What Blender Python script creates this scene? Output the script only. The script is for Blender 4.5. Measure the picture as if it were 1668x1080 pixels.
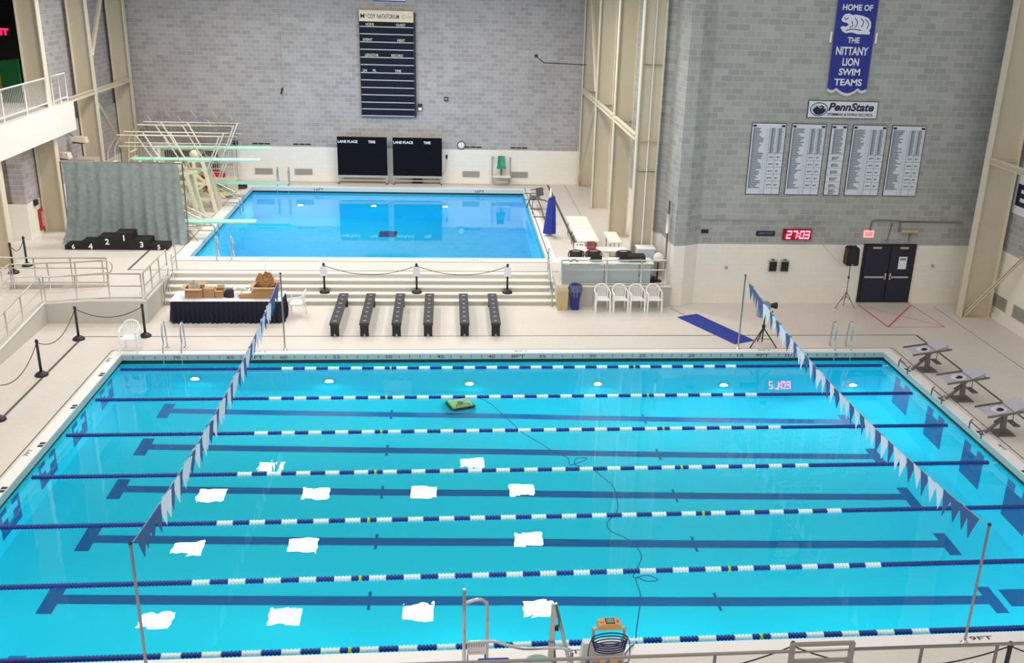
import bpy, math, random
from mathutils import Vector, Matrix
random.seed(7)
for o in list(bpy.data.objects): bpy.data.objects.remove(o)
SC = bpy.context.scene
COL = SC.collection
PI = math.pi
F = 0.3048

# ------------------------------------------------------------------ camera
cam = bpy.data.cameras.new('camera'); camo = bpy.data.objects.new('camera', cam); COL.objects.link(camo)
yaw, pitch, roll = .10505, -.34761, .03436
fw = Vector((math.sin(yaw)*math.cos(pitch), math.cos(yaw)*math.cos(pitch), math.sin(pitch)))
r0 = Vector((math.cos(yaw), -math.sin(yaw), 0)); u0 = r0.cross(fw)
rr = math.cos(roll)*r0 + math.sin(roll)*u0; uu = -math.sin(roll)*r0 + math.cos(roll)*u0
M = Matrix((rr, uu, -fw)).transposed().to_4x4(); M.translation = Vector((9.382, -27.449, 10.685))
camo.matrix_world = M
cam.sensor_width = 36; cam.lens = 1603.57*36/1668; cam.shift_x = -55.55/1668; cam.clip_end = 300
SC.camera = camo
# ------------------------------------------------------------------ world, lights, exposure
SC.view_settings.view_transform = 'Standard'; SC.view_settings.look = 'None'
SC.view_settings.exposure = 0.0; SC.view_settings.gamma = 1; SC.view_settings.use_curve_mapping = False
w = bpy.data.worlds.new('world'); SC.world = w; w.use_nodes = True
w.node_tree.nodes['Background'].inputs[0].default_value = (1.0, .965, .93, 1)
w.node_tree.nodes['Background'].inputs[1].default_value = .91
def lamp(x, y, z=10.9, sx=1.15, sy=.95, watts=85):
    l = bpy.data.lights.new('ceiling_or_fill_lamp', 'AREA'); l.shape = 'RECTANGLE'; l.size = sx; l.size_y = sy
    l.energy = watts; l.color = (1, .97, .93)
    o = bpy.data.objects.new('ceiling_or_fill_lamp', l); COL.objects.link(o); o.location = (x, y, z)
HW = 260
for x in (-1.1, 3.45, 8.25, 12.7): lamp(x, 3.3, watts=130); lamp(x, 12.3, watts=HW)
for x in (-1.1, 3.45, 12.7): lamp(x, 8.05, watts=HW)
lamp(1.05, 14.95, watts=HW); lamp(10.5, 14.95, watts=HW)
for x in (-1, 4, 9, 14):
    for y in (-3.2, -9.5): lamp(x, y)  # added overhead fill lamps, unseen and kept clear of the water's reflections
def pool_or_fill_lamp(x, y, z, yaw_, watts, size=.22):
    l = bpy.data.lights.new('pool_or_fill_lamp', 'AREA'); l.shape = 'DISK'; l.size = size; l.energy = watts; l.color = (.92, 1, 1)
    o = bpy.data.objects.new('pool_or_fill_lamp', l); COL.objects.link(o); o.location = (x, y, z); o.rotation_euler = (PI/2-.25, 0, yaw_)
for x, z in ((2.0, -1.46), (5.86, -1.69), (10.01, -1.95), (13.91, -2.05), (17.85, -2.25), (22.0, -2.4)):
    pool_or_fill_lamp(x, -.08, z, PI, 80); pool_or_fill_lamp(x, -13.65, z, 0, 80)  # near-wall lamps are added, unseen, to brighten the water
for x in (2.29, 5.78, 9.22): pool_or_fill_lamp(x, 20.03, -1.9, PI, 110); pool_or_fill_lamp(x, 7.82, -1.9, 0, 150)  # near three added out of view to light the dive pool
cy = SC.cycles
cy.max_bounces = 10; cy.diffuse_bounces = 4; cy.glossy_bounces = 4; cy.transmission_bounces = 8
cy.caustics_refractive = True; cy.caustics_reflective = False
cy.sample_clamp_indirect = 3.0; cy.sample_clamp_direct = 0; cy.use_denoising = True
cy.blur_glossy = 0.3

# ------------------------------------------------------------------ materials
def lin(c):
    return tuple((v/255/12.92 if v/255 <= .04045 else ((v/255+.055)/1.055)**2.4) for v in c)
MATS = {}
def mat(name, rgb, rough=.5, metal=0, emit=0, noise=.06, nscale=6, spec=.5, alpha=1):
    if name in MATS: return MATS[name]
    m = bpy.data.materials.new(name); m.use_nodes = True; nt = m.node_tree; b = nt.nodes['Principled BSDF']
    c = lin(rgb)
    b.inputs['Roughness'].default_value = rough; b.inputs['Metallic'].default_value = metal
    b.inputs['Specular IOR Level'].default_value = spec
    if alpha < 1: b.inputs['Alpha'].default_value = alpha
    if noise and not emit:
        tc = nt.nodes.new('ShaderNodeTexCoord'); n = nt.nodes.new('ShaderNodeTexNoise'); n.inputs['Scale'].default_value = nscale
        n.inputs['Detail'].default_value = 3
        mx = nt.nodes.new('ShaderNodeMix'); mx.data_type = 'RGBA'
        mx.inputs['A'].default_value = tuple(v*(1-noise) for v in c)+(1,); mx.inputs['B'].default_value = tuple(min(1, v*(1+noise)) for v in c)+(1,)
        nt.links.new(tc.outputs['Object'], n.inputs['Vector']); nt.links.new(n.outputs['Fac'], mx.inputs['Factor'])
        nt.links.new(mx.outputs['Result'], b.inputs['Base Color'])
    else: b.inputs['Base Color'].default_value = c+(1,)
    if emit:
        b.inputs['Emission Color'].default_value = c+(1,); b.inputs['Emission Strength'].default_value = emit
    MATS[name] = m; return m
def brickmat(name, c1, c2, mortar, bw=.4, rh=.2, ms=.012, rough=.85, bias=0., dirt=.12):
    m = bpy.data.materials.new(name); m.use_nodes = True; nt = m.node_tree; b = nt.nodes['Principled BSDF']; L = nt.links.new
    tc = nt.nodes.new('ShaderNodeTexCoord'); sp = nt.nodes.new('ShaderNodeSeparateXYZ'); L(tc.outputs['Object'], sp.inputs[0])
    ad = nt.nodes.new('ShaderNodeMath'); ad.operation = 'ADD'; L(sp.outputs[0], ad.inputs[0]); L(sp.outputs[1], ad.inputs[1])
    cb = nt.nodes.new('ShaderNodeCombineXYZ'); L(ad.outputs[0], cb.inputs[0]); L(sp.outputs[2], cb.inputs[1])
    br = nt.nodes.new('ShaderNodeTexBrick'); L(cb.outputs[0], br.inputs['Vector'])
    br.inputs['Color1'].default_value = lin(c1)+(1,); br.inputs['Color2'].default_value = lin(c2)+(1,); br.inputs['Mortar'].default_value = lin(mortar)+(1,)
    br.inputs['Scale'].default_value = 1; br.inputs['Brick Width'].default_value = bw; br.inputs['Row Height'].default_value = rh
    br.inputs['Mortar Size'].default_value = ms; br.inputs['Mortar Smooth'].default_value = .3; br.inputs['Bias'].default_value = bias
    n = nt.nodes.new('ShaderNodeTexNoise'); n.inputs['Scale'].default_value = .55; n.inputs['Detail'].default_value = 5; L(tc.outputs['Object'], n.inputs['Vector'])
    mp = nt.nodes.new('ShaderNodeMapRange'); mp.inputs['From Min'].default_value = .3; mp.inputs['From Max'].default_value = .7
    mp.inputs['To Min'].default_value = 1-dirt; mp.inputs['To Max'].default_value = 1+dirt*.6; L(n.outputs['Fac'], mp.inputs['Value'])
    mu = nt.nodes.new('ShaderNodeMix'); mu.data_type = 'RGBA'; mu.blend_type = 'MULTIPLY'; mu.inputs['Factor'].default_value = 1
    L(br.outputs['Color'], mu.inputs['A']); L(mp.outputs['Result'], mu.inputs['B']); L(mu.outputs['Result'], b.inputs['Base Color'])
    b.inputs['Roughness'].default_value = rough
    bp = nt.nodes.new('ShaderNodeBump'); bp.inputs['Strength'].default_value = .25; bp.inputs['Distance'].default_value = .01
    iv = nt.nodes.new('ShaderNodeMath'); iv.operation = 'SUBTRACT'; iv.inputs[0].default_value = 1; L(br.outputs['Fac'], iv.inputs[1])
    L(iv.outputs[0], bp.inputs['Height']); L(bp.outputs['Normal'], b.inputs['Normal'])
    return m
BRICK = brickmat('gray_block', (180, 174, 173), (160, 154, 153), (192, 186, 185), ms=.014, dirt=.08)
BRICKR = brickmat('gray_green_block', (174, 174, 170), (154, 155, 152), (182, 182, 179), ms=.013, dirt=.08)
WAINS = brickmat('painted_block', (240, 236, 226), (238, 233, 222), (232, 227, 216), ms=.006, rough=.45, dirt=.03)
DECK = brickmat('deck_tile', (221, 214, 205), (216, 208, 198), (208, 200, 190), bw=.1, rh=.05, ms=.003, rough=.4, dirt=.05)
# deck tiles run in plan, so their pattern uses X and Y
nt = DECK.node_tree; cbn = [n for n in nt.nodes if n.type == 'COMBXYZ'][0]; spn = [n for n in nt.nodes if n.type == 'SEPXYZ'][0]
nt.links.new(spn.outputs[0], cbn.inputs[0]); nt.links.new(spn.outputs[1], cbn.inputs[1])
COPING = mat('coping_white', (238, 235, 230), .4, noise=.03)
TILEF = mat('gutter_tile', (176, 192, 188), .3, noise=.05)
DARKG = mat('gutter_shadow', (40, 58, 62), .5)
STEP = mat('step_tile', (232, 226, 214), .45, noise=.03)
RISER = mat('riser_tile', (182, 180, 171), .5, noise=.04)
PLASTER = mat('pool_plaster', (6, 229, 255), .7, noise=.03, nscale=.7)
LANE = mat('lane_tile', (0, 104, 164), .6, noise=.04)
PLASTERD = mat('dive_plaster', (4, 212, 255), .7, noise=.03, nscale=.7)
STEEL = mat('cream_steel', (200, 188, 164), .5, noise=.05, nscale=2)
STEELD = mat('cream_steel_edge', (220, 210, 188), .5, noise=.04, nscale=2)
WHITEP = mat('white_paint', (236, 232, 224), .5, noise=.02)
CHROME = mat('stainless', (200, 200, 200), .22, 1, noise=.03)
ALU = mat('brushed_rail', (196, 192, 186), .4, .6, noise=.03)
BLACK = mat('black_plastic', (22, 21, 22), .5)
BLACKM = mat('black_metal', (28, 26, 26), .45)
WHITE = mat('white_plastic', (244, 244, 240), .4, noise=.02)
NAVY = mat('navy_cloth', (14, 17, 42), .8)
RBLUE = mat('royal_cloth', (34, 54, 148), .75)
FLOATB = mat('blue_float', (10, 42, 130), .35, noise=.08, nscale=30)
FLOATW = mat('white_float', (238, 246, 248), .35, noise=.03)
FLOATY = mat('yellow_float', (196, 208, 40), .4)
CARD = mat('cardboard', (170, 132, 92), .8, noise=.08)
CARDL = mat('cardboard_light', (196, 160, 118), .8, noise=.08)
PAPER = mat('paper', (240, 240, 242), .7, noise=.01)
KRAFT = mat('kraft_paper', (168, 124, 80), .85, noise=.2, nscale=14)
GREYP = mat('grey_panel', (172, 182, 184), .5, noise=.03)
TABLEW = mat('table_top', (240, 236, 226), .45, noise=.02)
INK = mat('navy_ink', (18, 24, 58), .6)
INKG = mat('grey_ink', (128, 136, 148), .7)
SILVER = mat('silver_strip', (178, 188, 198), .4)
BOARD = mat('board_face', (22, 26, 40), .7, noise=.05, spec=.2)
BOARD2 = mat('timing_board_face', (8, 10, 18), .8, noise=.05, spec=.15)
MINT = mat('mint_board', (160, 218, 192), .5, noise=.05)
CREAM = mat('cream_stand', (226, 216, 184), .5, noise=.05)
GREYV = mat('vent_grey', (176, 171, 162), .6)
REDP = mat('red_plastic', (178, 34, 58), .5)
GREEN = mat('green_board', (22, 120, 60), .6)
SEAG = mat('sea_green', (52, 150, 118), .5)
TAN = mat('tan_plastic', (190, 172, 128), .6)
BINB = mat('blue_bin', (28, 40, 116), .5)
BAG = mat('bin_liner', (92, 104, 140), .4, noise=.15, nscale=20)
ORANGE = mat('orange_box', (206, 156, 98), .5)
BLOCKG = mat('block_platform', (176, 172, 180), .6, noise=.05)
GUN = mat('block_frame', (120, 112, 110), .45, .4)
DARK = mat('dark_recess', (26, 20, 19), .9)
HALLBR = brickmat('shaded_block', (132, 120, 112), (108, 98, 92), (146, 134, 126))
# mottled backdrop cloth
BACKD = mat('backdrop_cloth', (138, 148, 147), .9, noise=.34, nscale=7)

# water: clear, gently rippled, refracting
def water(name, scale, strength):
    m = bpy.data.materials.new(name); m.use_nodes = True; nt = m.node_tree; nt.nodes.clear(); L = nt.links.new
    o = nt.nodes.new('ShaderNodeOutputMaterial'); g = nt.nodes.new('ShaderNodeBsdfGlass'); g.inputs['IOR'].default_value = 1.333
    g.inputs['Roughness'].default_value = 0; g.inputs['Color'].default_value = (.97, .995, 1, 1)
    tc = nt.nodes.new('ShaderNodeTexCoord'); n = nt.nodes.new('ShaderNodeTexNoise'); n.inputs['Scale'].default_value = scale; n.inputs['Detail'].default_value = 2
    b = nt.nodes.new('ShaderNodeBump'); b.inputs['Strength'].default_value = strength; b.inputs['Distance'].default_value = .02
    L(tc.outputs['Object'], n.inputs['Vector']); L(n.outputs['Fac'], b.inputs['Height']); L(b.outputs['Normal'], g.inputs['Normal']); L(g.outputs[0], o.inputs[0])
    return m
WATER = water('lap_pool_water', 2.2, .06)
WATERD = water('dive_pool_water', 1.6, .05)

# ------------------------------------------------------------------ mesh helpers
class MB:
    def __init__(s): s.v = []; s.f = []; s.m = []; s.cur = 0; s.smooth = False; s.sm = []
    def face(s, idx): s.f.append(idx); s.m.append(s.cur); s.sm.append(s.smooth)
    def box(s, x0, x1, y0, y1, z0, z1):
        b = len(s.v); s.v += [(x, y, z) for z in (z0, z1) for y in (y0, y1) for x in (x0, x1)]
        for q in ((0, 2, 3, 1), (4, 5, 7, 6), (0, 1, 5, 4), (2, 6, 7, 3), (0, 4, 6, 2), (1, 3, 7, 5)): s.face([b+i for i in q])
        return s
    def hexa(s, pts):   # 8 points: bottom ring of 4 (ccw seen from above), top ring of 4
        b = len(s.v); s.v += [tuple(p) for p in pts]
        for q in ((3, 2, 1, 0), (4, 5, 6, 7), (0, 1, 5, 4), (1, 2, 6, 5), (2, 3, 7, 6), (3, 0, 4, 7)): s.face([b+i for i in q])
        return s
    def bar(s, p, q, wx, wz):   # rectangular bar from p to q
        p = Vector(p); q = Vector(q); d = (q-p).normalized(); up = Vector((0, 0, 1)) if abs(d.z) < .95 else Vector((0, 1, 0))
        a = d.cross(up).normalized()*wx/2; c = a.cross(d).normalized()*wz/2
        return s.hexa([p-a-c, p+a-c, q+a-c, q-a-c, p-a+c, p+a+c, q+a+c, q-a+c])
    def prism(s, poly, fn, t0, t1):   # poly of (a,b); fn(a,b,t)->xyz
        b = len(s.v); n = len(poly)
        s.v += [fn(a, c, t0) for a, c in poly] + [fn(a, c, t1) for a, c in poly]
        s.face([b+i for i in reversed(range(n))]); s.face([b+n+i for i in range(n)])
        for i in range(n): j = (i+1) % n; s.face([b+i, b+j, b+n+j, b+n+i])
        return s
    def tube(s, pts, r, seg=8, closed=False):
        pts = [Vector(p) for p in pts]; n = len(pts); b = len(s.v); ref = None
        for i, p in enumerate(pts):
            if closed: d = pts[(i+1) % n]-pts[i-1]
            else: d = pts[min(i+1, n-1)]-pts[max(i-1, 0)]
            d.normalize()
            if ref is None: ref = Vector((0, 0, 1)) if abs(d.z) < .9 else Vector((1, 0, 0))
            a = d.cross(ref)
            if a.length < 1e-4: a = d.orthogonal()
            a.normalize(); c = d.cross(a).normalized(); ref = -c if False else a.cross(d).normalized()
            R = r[i] if isinstance(r, (list, tuple)) else r
            for k in range(seg):
                t = 2*PI*k/seg; s.v.append(tuple(p+a*math.cos(t)*R+c*math.sin(t)*R))
        old = s.smooth; s.smooth = True
        for i in range(n if closed else n-1):
            j = (i+1) % n
            for k in range(seg):
                l = (k+1) % seg; s.face([b+i*seg+k, b+i*seg+l, b+j*seg+l, b+j*seg+k])
        s.smooth = old
        if not closed:
            s.face([b+k for k in range(seg)]); s.face([b+(n-1)*seg+k for k in reversed(range(seg))])
        return s
    def lathe(s, prof, o=(0, 0, 0), axis='z', seg=16):
        b = len(s.v); n = len(prof)
        for r, h in prof:
            for k in range(seg):
                t = 2*PI*k/seg; c, d = r*math.cos(t), r*math.sin(t)
                p = (c, d, h) if axis == 'z' else ((h, c, d) if axis == 'x' else (d, h, c))
                s.v.append((o[0]+p[0], o[1]+p[1], o[2]+p[2]))
        old = s.smooth; s.smooth = True
        for i in range(n-1):
            for k in range(seg):
                l = (k+1) % seg; s.face([b+i*seg+k, b+i*seg+l, b+(i+1)*seg+l, b+(i+1)*seg+k])
        s.smooth = old
        s.face([b+k for k in reversed(range(seg))]); s.face([b+(n-1)*seg+k for k in range(seg)])
        return s
    def grid(s, fn, nu, nv):
        b = len(s.v); s.v += [fn(i/nu, j/nv) for j in range(nv+1) for i in range(nu+1)]
        old = s.smooth; s.smooth = True
        for j in range(nv):
            for i in range(nu):
                q = b+j*(nu+1)+i; s.face([q, q+1, q+nu+2, q+nu+1])
        s.smooth = old; return s
    def build(s, name, m, parent=None, world=False):
        me = bpy.data.meshes.new(name); off = Vector((0, 0, 0))
        if world and parent:
            p = parent
            while p: off += p.location; p = p.parent
        me.from_pydata([tuple(Vector(v)-off) for v in s.v], [], s.f)
        for x in (m if isinstance(m, (list, tuple)) else [m]): me.materials.append(x)
        me.polygons.foreach_set('material_index', s.m); me.polygons.foreach_set('use_smooth', s.sm)
        me.update()
        o = bpy.data.objects.new(name, me); COL.objects.link(o)
        if parent: o.parent = parent
        return o
def box(*a): return MB().box(*a)
def tag(o, label, cat, group=None, kind=None):
    o['label'] = label; o['category'] = cat
    if group: o['group'] = group
    if kind: o['kind'] = kind
    return o
def thing(name, label, cat, loc=(0, 0, 0), rz=0, group=None):
    o = bpy.data.objects.new(name, None); COL.objects.link(o); o.location = loc; o.rotation_euler = (0, 0, rz); o.empty_display_size = .1
    return tag(o, label, cat, group)
def struct(o): o['kind'] = 'structure'; return o
def kids(o): return [c for c in bpy.data.objects if c.parent == o]
def dup(o, loc=None, rz=None, label=None, parent=None):
    c = o.copy(); COL.objects.link(c); c.parent = parent
    if loc is not None: c.location = loc
    if rz is not None: c.rotation_euler = (0, 0, rz)
    if label: c['label'] = label
    for k in kids(o): dup(k, parent=c)
    return c
def text(s, name, m, parent, loc, height, width=None, rot=(PI/2, 0, 0), bold=.012, align='LEFT', depth=.004, shear=0, world=True):
    cu = bpy.data.curves.new('lettering', 'FONT'); cu.body = s; cu.size = 1; cu.offset = bold; cu.extrude = depth/2/max(height, .01)*.7; cu.shear = shear
    cu.resolution_u = 3
    t = bpy.data.objects.new('lettering', cu); COL.objects.link(t); bpy.context.view_layer.update()
    me = bpy.data.meshes.new_from_object(t.evaluated_get(bpy.context.evaluated_depsgraph_get()))
    bpy.data.objects.remove(t)
    xs = [v.co.x for v in me.vertices]; ys = [v.co.y for v in me.vertices]
    x0, x1, y0, y1 = min(xs), max(xs), min(ys), max(ys)
    sy = height/(y1-y0); sx = (width/(x1-x0)) if width else sy
    ax = x0 if align == 'LEFT' else (x0+x1)/2 if align == 'CENTER' else x1
    for v in me.vertices: v.co = ((v.co.x-ax)*sx, (v.co.y-y0)*sy, v.co.z*sy)
    me.materials.clear(); me.materials.append(m)
    o = bpy.data.objects.new(name, me); COL.objects.link(o); o.rotation_euler = rot
    off = Vector((0, 0, 0))
    if parent:
        o.parent = parent
        if world:
            p = parent
            while p: off += p.location; p = p.parent
    o.location = Vector(loc)-off
    return o
def arc(c, r, a0, a1, n, plane='xz'):
    out = []
    for i in range(n+1):
        t = a0+(a1-a0)*i/n; p, q = r*math.cos(t), r*math.sin(t)
        out.append((c[0]+p, c[1], c[2]+q) if plane == 'xz' else (c[0], c[1]+p, c[2]+q) if plane == 'yz' else (c[0]+p, c[1]+q, c[2]))
    return out
def catenary(p, q, sag, n=14):
    p, q = Vector(p), Vector(q)
    return [tuple(p.lerp(q, i/n)-Vector((0, 0, sag*4*(i/n)*(1-i/n)))) for i in range(n+1)]

# ------------------------------------------------------------------ lap pool
L_, W_ = 22.86, 13.716
UZ = .75
ZW, ZD = -.30, .45
def fz(x): return -2.15-x*(.61/10.8) if x < 10.8 else -2.76-(x-10.8)*(.99/12.06)
# deck of the lap pool (four slabs round the opening) and the deck under the gallery
d = MB()
for a in ((-3.04, L_+5.4, .28, 4.62), (-3.04, -.28, -W_-.28, .28), (L_+.28, 28.25, -W_-.28, .28), (-3.04, 28.25, -19, -W_-.28)): d.box(a[0], a[1], a[2], a[3], -.35, 0)
d.box(17.0, 28.3, 4.62, 4.85, -.35, 0)
struct(d.build('floor', DECK))
cop = MB(); t = .28
cop.box(-t, L_+t, 0, t, -.03, .006); cop.box(-t, L_+t, -W_-t, -W_, -.03, .006)
cop.box(-t, 0, -W_, 0, -.03, .006); cop.box(L_, L_+t, -W_, 0, -.03, .006)
coping = struct(cop.build('trim_1', COPING))
def ring(x0, x1, y0, y1, inset, z0, z1, th=.28):
    m = MB(); i = inset
    m.box(x0-th, x1+th, y1+i, y1+th, z0, z1); m.box(x0-th, x1+th, y0-th, y0-i, z0, z1)
    m.box(x0-th, x0-i, y0-i, y1+i, z0, z1); m.box(x1+i, x1+th, y0-i, y1+i, z0, z1); return m
ring(0, L_, -W_, 0, 0.0, -.19, -.03).build('tile_band', TILEF, coping)
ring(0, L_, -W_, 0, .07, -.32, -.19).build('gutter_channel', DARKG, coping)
b = ring(0, L_, -W_, 0, 0, -4.0, -.32)
for xa, xb in ((0, 10.8), (10.8, L_)):
    za, zb = fz(xa), fz(xb)
    b.hexa([(xa, -W_, za-.3), (xb, -W_, zb-.3), (xb, 0, zb-.3), (xa, 0, za-.3), (xa, -W_, za), (xb, -W_, zb), (xb, 0, zb), (xa, 0, za)])
basin = struct(b.build('pool_basin', PLASTER))
for k in range(6):
    yc = -(5+7*k)*F; m = MB()
    for xa, xb, wy in ((1.38, 1.68, .46), (1.68, 10.8, .15), (10.8, 21.18, .15), (21.18, 21.48, .46), ):
        za, zb = fz(xa)+.004, fz(xb)+.004
        m.hexa([(xa, yc-wy, za-.01), (xb, yc-wy, zb-.01), (xb, yc+wy, zb-.01), (xa, yc+wy, za-.01), (xa, yc-wy, za), (xb, yc-wy, zb), (xb, yc+wy, zb), (xa, yc+wy, za)])
    for xm in (7.75, 15.1):
        za = fz(xm)+.005
        for sg in (-1, 1): m.hexa([(xm-.03, yc+sg*.22-.08, za-.01), (xm+.03, yc+sg*.22-.08, za-.01), (xm+.03, yc+sg*.22+.08, za-.01), (xm-.03, yc+sg*.22+.08, za-.01), (xm-.03, yc+sg*.22-.08, za), (xm+.03, yc+sg*.22-.08, za), (xm+.03, yc+sg*.22+.08, za), (xm-.03, yc+sg*.22+.08, za)])
    m.build('lane_line', LANE, basin)
    m = MB()   # dark target with a pale cross on the left end wall
    za, zb, h = -1.66, -.36, .5; cx, cz = yc, -.92
    m.box(-.01, .004, yc-h, yc+h, za, -1.22)
    m.box(-.01, .004, yc-h, yc-.14, -.62, -.36); m.box(-.01, .004, yc+.14, yc+h, -.62, -.36)
    m.box(-.01, .004, yc-h, yc-.40, -.92, -.62); m.box(-.01, .004, yc+.40, yc+h, -.92, -.62)
    m.box(-.01, .004, yc-h, yc-.14, -1.22, -.92); m.box(-.01, .004, yc+.14, yc+h, -1.22, -.92)
    m.build('wall_target', LANE, basin)
    m = MB(); m.box(L_-.004, L_+.01, yc-h, yc+h, -2.7, -.98); m.box(L_-.004, L_+.01, yc-h, yc-.16, -.98, -.56); m.box(L_-.004, L_+.01, yc+.16, yc+h, -.98, -.56)
    m.build('wall_target', LANE, basin)
m = MB(); x0, x1, y0, y1 = 21.65, 22.3, -10.3, -9.7
m.hexa([(x0, y0, fz(x0)), (x1, y0, fz(x1)), (x1, y1, fz(x1)), (x0, y1, fz(x0)), (x0, y0, fz(x0)+.006), (x1, y0, fz(x1)+.006), (x1, y1, fz(x1)+.006), (x0, y1, fz(x0)+.006)])
m.build('floor_drain', LANE, basin)
wt = MB().grid(lambda u, v: (L_*u, -W_+W_*v, ZW), 12, 8).build('water', WATER)
tag(wt, 'clear blue water filling the lap pool', 'water', kind='stuff')
# feet marks on the far gutter face, numbers every five feet
tm = MB()
for ft in range(1, 75):
    if ft % 5 and ft not in (37, 38, 39, 11+1, 13, 63, 62, 64)[:0]:
        if ft in (37, 38, 36, 13, 12, 14, 62, 63): continue
        x = (75-ft)*F; tm.box(x-.018, x+.018, -.004, .001, -.15, -.055)
tm.build('foot_marks', INKG, coping)
INKD = mat('dark_mark', (70, 78, 84), .7)
for ft in range(5, 75, 5): text(str(ft), 'foot_number', INKD, coping, ((75-ft)*F, -.002, -.155), .1, .05*len(str(ft))+.1 if ft > 9 else .11, align='CENTER')
for ft, s in ((62.6, '7FT'), (37.4, '8FT'), (12.7, '9FT')):
    text(s, 'depth_mark', INKD, coping, ((75-ft)*F, -.002, -.155), .1, .42, align='CENTER')
    text(s, 'depth_mark', INKG, coping, ((75-ft)*F+.1, .1, .008), .1, .42, rot=(0, 0, 0), align='CENTER')
text('FT', 'depth_mark', INKD, coping, (11.45, -W_-.2, .008), .1, .25, rot=(0, 0, 0), align='CENTER')
text('9FT', 'depth_mark', INKD, coping, (18.66, -W_-.2, .008), .1, .42, rot=(0, 0, 0), align='CENTER')
for y in (-.45, -6.2): text('7FT', 'depth_mark', INKD, coping, (-.16, y, .008), .1, .34, rot=(0, 0, PI/2), align='CENTER')
for y in (-.9, -6.6): text('9FT', 'depth_mark', INKD, coping, (L_+.16, y, .008), .1, .34, rot=(0, 0, -PI/2), align='CENTER')
for k in range(6):
    yc = -(5+7*k)*F
    for x in (-.07, L_+.07):
        m = MB(); m.box(x-.06, x+.06, yc-.12, yc-.02, 0, .009); m.box(x-.06, x+.06, yc+.02, yc+.12, 0, .009); m.build('lane_number_tile', BLACKM, coping)
# thin drains set in the deck
DR = mat('drain_slot', (92, 84, 80), .7)
def drain(pts, wd, z):
    m = MB()
    for (a, c) in zip(pts, pts[1:]): m.bar((a[0], a[1], z), (c[0], c[1], z), wd, .008)
    return struct(m.build('trim_2', DR))
drain([(-.36, -W_, ), (-.36, .3), (L_+.42, .3), (L_+.42, -W_)], .025, .002)
drain([(-1.55, -12), (-1.55, 1.48)], .07, .002); drain([(-1.55, 1.48), (24.6, 1.48)], .035, .002); drain([(24.6, 1.48), (24.6, -9)], .07, .002)
drain([(26.6, 4.4), (26.6, -8)], .012, .002)
drain([(17.0, 4.2), (18.3, 1.5)], .03, .002)

# ------------------------------------------------------------------ upper deck, dive pool, steps
DX0, DX1, DY0, DY1 = 0.1, 13.0, 7.75, 20.1
u = MB()
q_ = .28
u.box(-9, 17.3, DY1+q_, 21.9, -.2, UZ); u.box(-9, DX0-q_, DY0-q_, DY1+q_, -.2, UZ); u.box(DX1+q_, 17.3, DY0-q_, DY1+q_, -.2, UZ)
u.box(-9, 17.3, 5.7, DY0-q_, -.2, UZ); u.box(13.05, 17.0, 4.35, 5.7, -.2, UZ)
u.box(-9, 0, 4.3, 5.7, -.2, UZ); u.box(-9, -4.62, -6, 4.3, -.2, UZ)
struct(u.build('floor_upper', DECK))
s_ = MB()
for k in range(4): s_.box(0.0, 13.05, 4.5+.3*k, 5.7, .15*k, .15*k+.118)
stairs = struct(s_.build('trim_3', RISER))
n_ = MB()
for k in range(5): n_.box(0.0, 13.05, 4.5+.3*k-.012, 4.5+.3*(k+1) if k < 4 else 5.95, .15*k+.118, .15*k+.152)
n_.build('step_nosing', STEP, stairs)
r_ = MB(); r_.box(13.05, 17.0, 4.335, 4.35, 0, UZ-.03); struct(r_.build('wall_retaining', RISER))
r_ = MB(); r_.box(13.05, 17.0, 4.31, 4.36, UZ-.03, UZ+.012); struct(r_.build('trim_4', WHITEP))
m = MB(); t = .5
m.box(DX0-t, DX1+t, DY1, DY1+.35, UZ-.03, UZ+.006); m.box(DX0-t, DX1+t, DY0-t, DY0, UZ-.03, UZ+.006); m.box(DX0-t, DX0, DY0, DY1, UZ-.03, UZ+.006); m.box(DX1, DX1+.35, DY0, DY1, UZ-.03, UZ+.006)
cop2 = struct(m.build('trim_5', COPING))
ring(DX0, DX1, DY0, DY1, 0, UZ-.2, UZ-.03).build('tile_band', mat('dive_tile_band', (208, 208, 202), .3, noise=.03), cop2)
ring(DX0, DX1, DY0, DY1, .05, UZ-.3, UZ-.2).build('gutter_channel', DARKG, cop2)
m = ring(DX0, DX1, DY0, DY1, 0, -4.3, UZ-.3); m.box(DX0-.2, DX1+.2, DY0-.2, DY1+.2, -4.6, -4.3)
bas2 = struct(m.build('pool_basin_deep', PLASTERD))
box(6.2, 7.0, 16.9, 17.9, -4.3, -4.29).build('floor_drain', mat('drain_grate', (10, 40, 90), .7), bas2)
wd = MB().grid(lambda a, c: (DX0+(DX1-DX0)*a, DY0+(DY1-DY0)*c, ZD), 8, 8).build('water', WATERD)
tag(wd, 'deep blue water filling the diving pool', 'water', kind='stuff')
for x in (3.2, 10.9): text('16FT', 'depth_mark', INKD, cop2, (x, DY1-.003, UZ-.17), .12, .45, align='CENTER')
for x in (2.9, 10.4): text('16FT', 'depth_mark', INKG, cop2, (x, DY0-.35, UZ+.008), .13, .5, rot=(0, 0, 0), align='CENTER')
drain([(DX0-.5, 21.0), (DX0-.5, 7.2), (DX1+.12, 7.2), (DX1+.12, 20.5)], .03, UZ+.002)
drain([(-1.5, 9), (-1.5, 6.03)], .08, UZ+.002); drain([(-1.5, 6.03), (13.3, 6.03)], .035, UZ+.002)
drain([(14.35, 21.3), (14.35, 6.6)], .1, UZ+.002); drain([(DX0-.5, 21.2), (14.35, 21.2)], .03, UZ+.002)
drain([(15.2, 21.3), (15.2, 7)], .012, UZ+.002)
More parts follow.
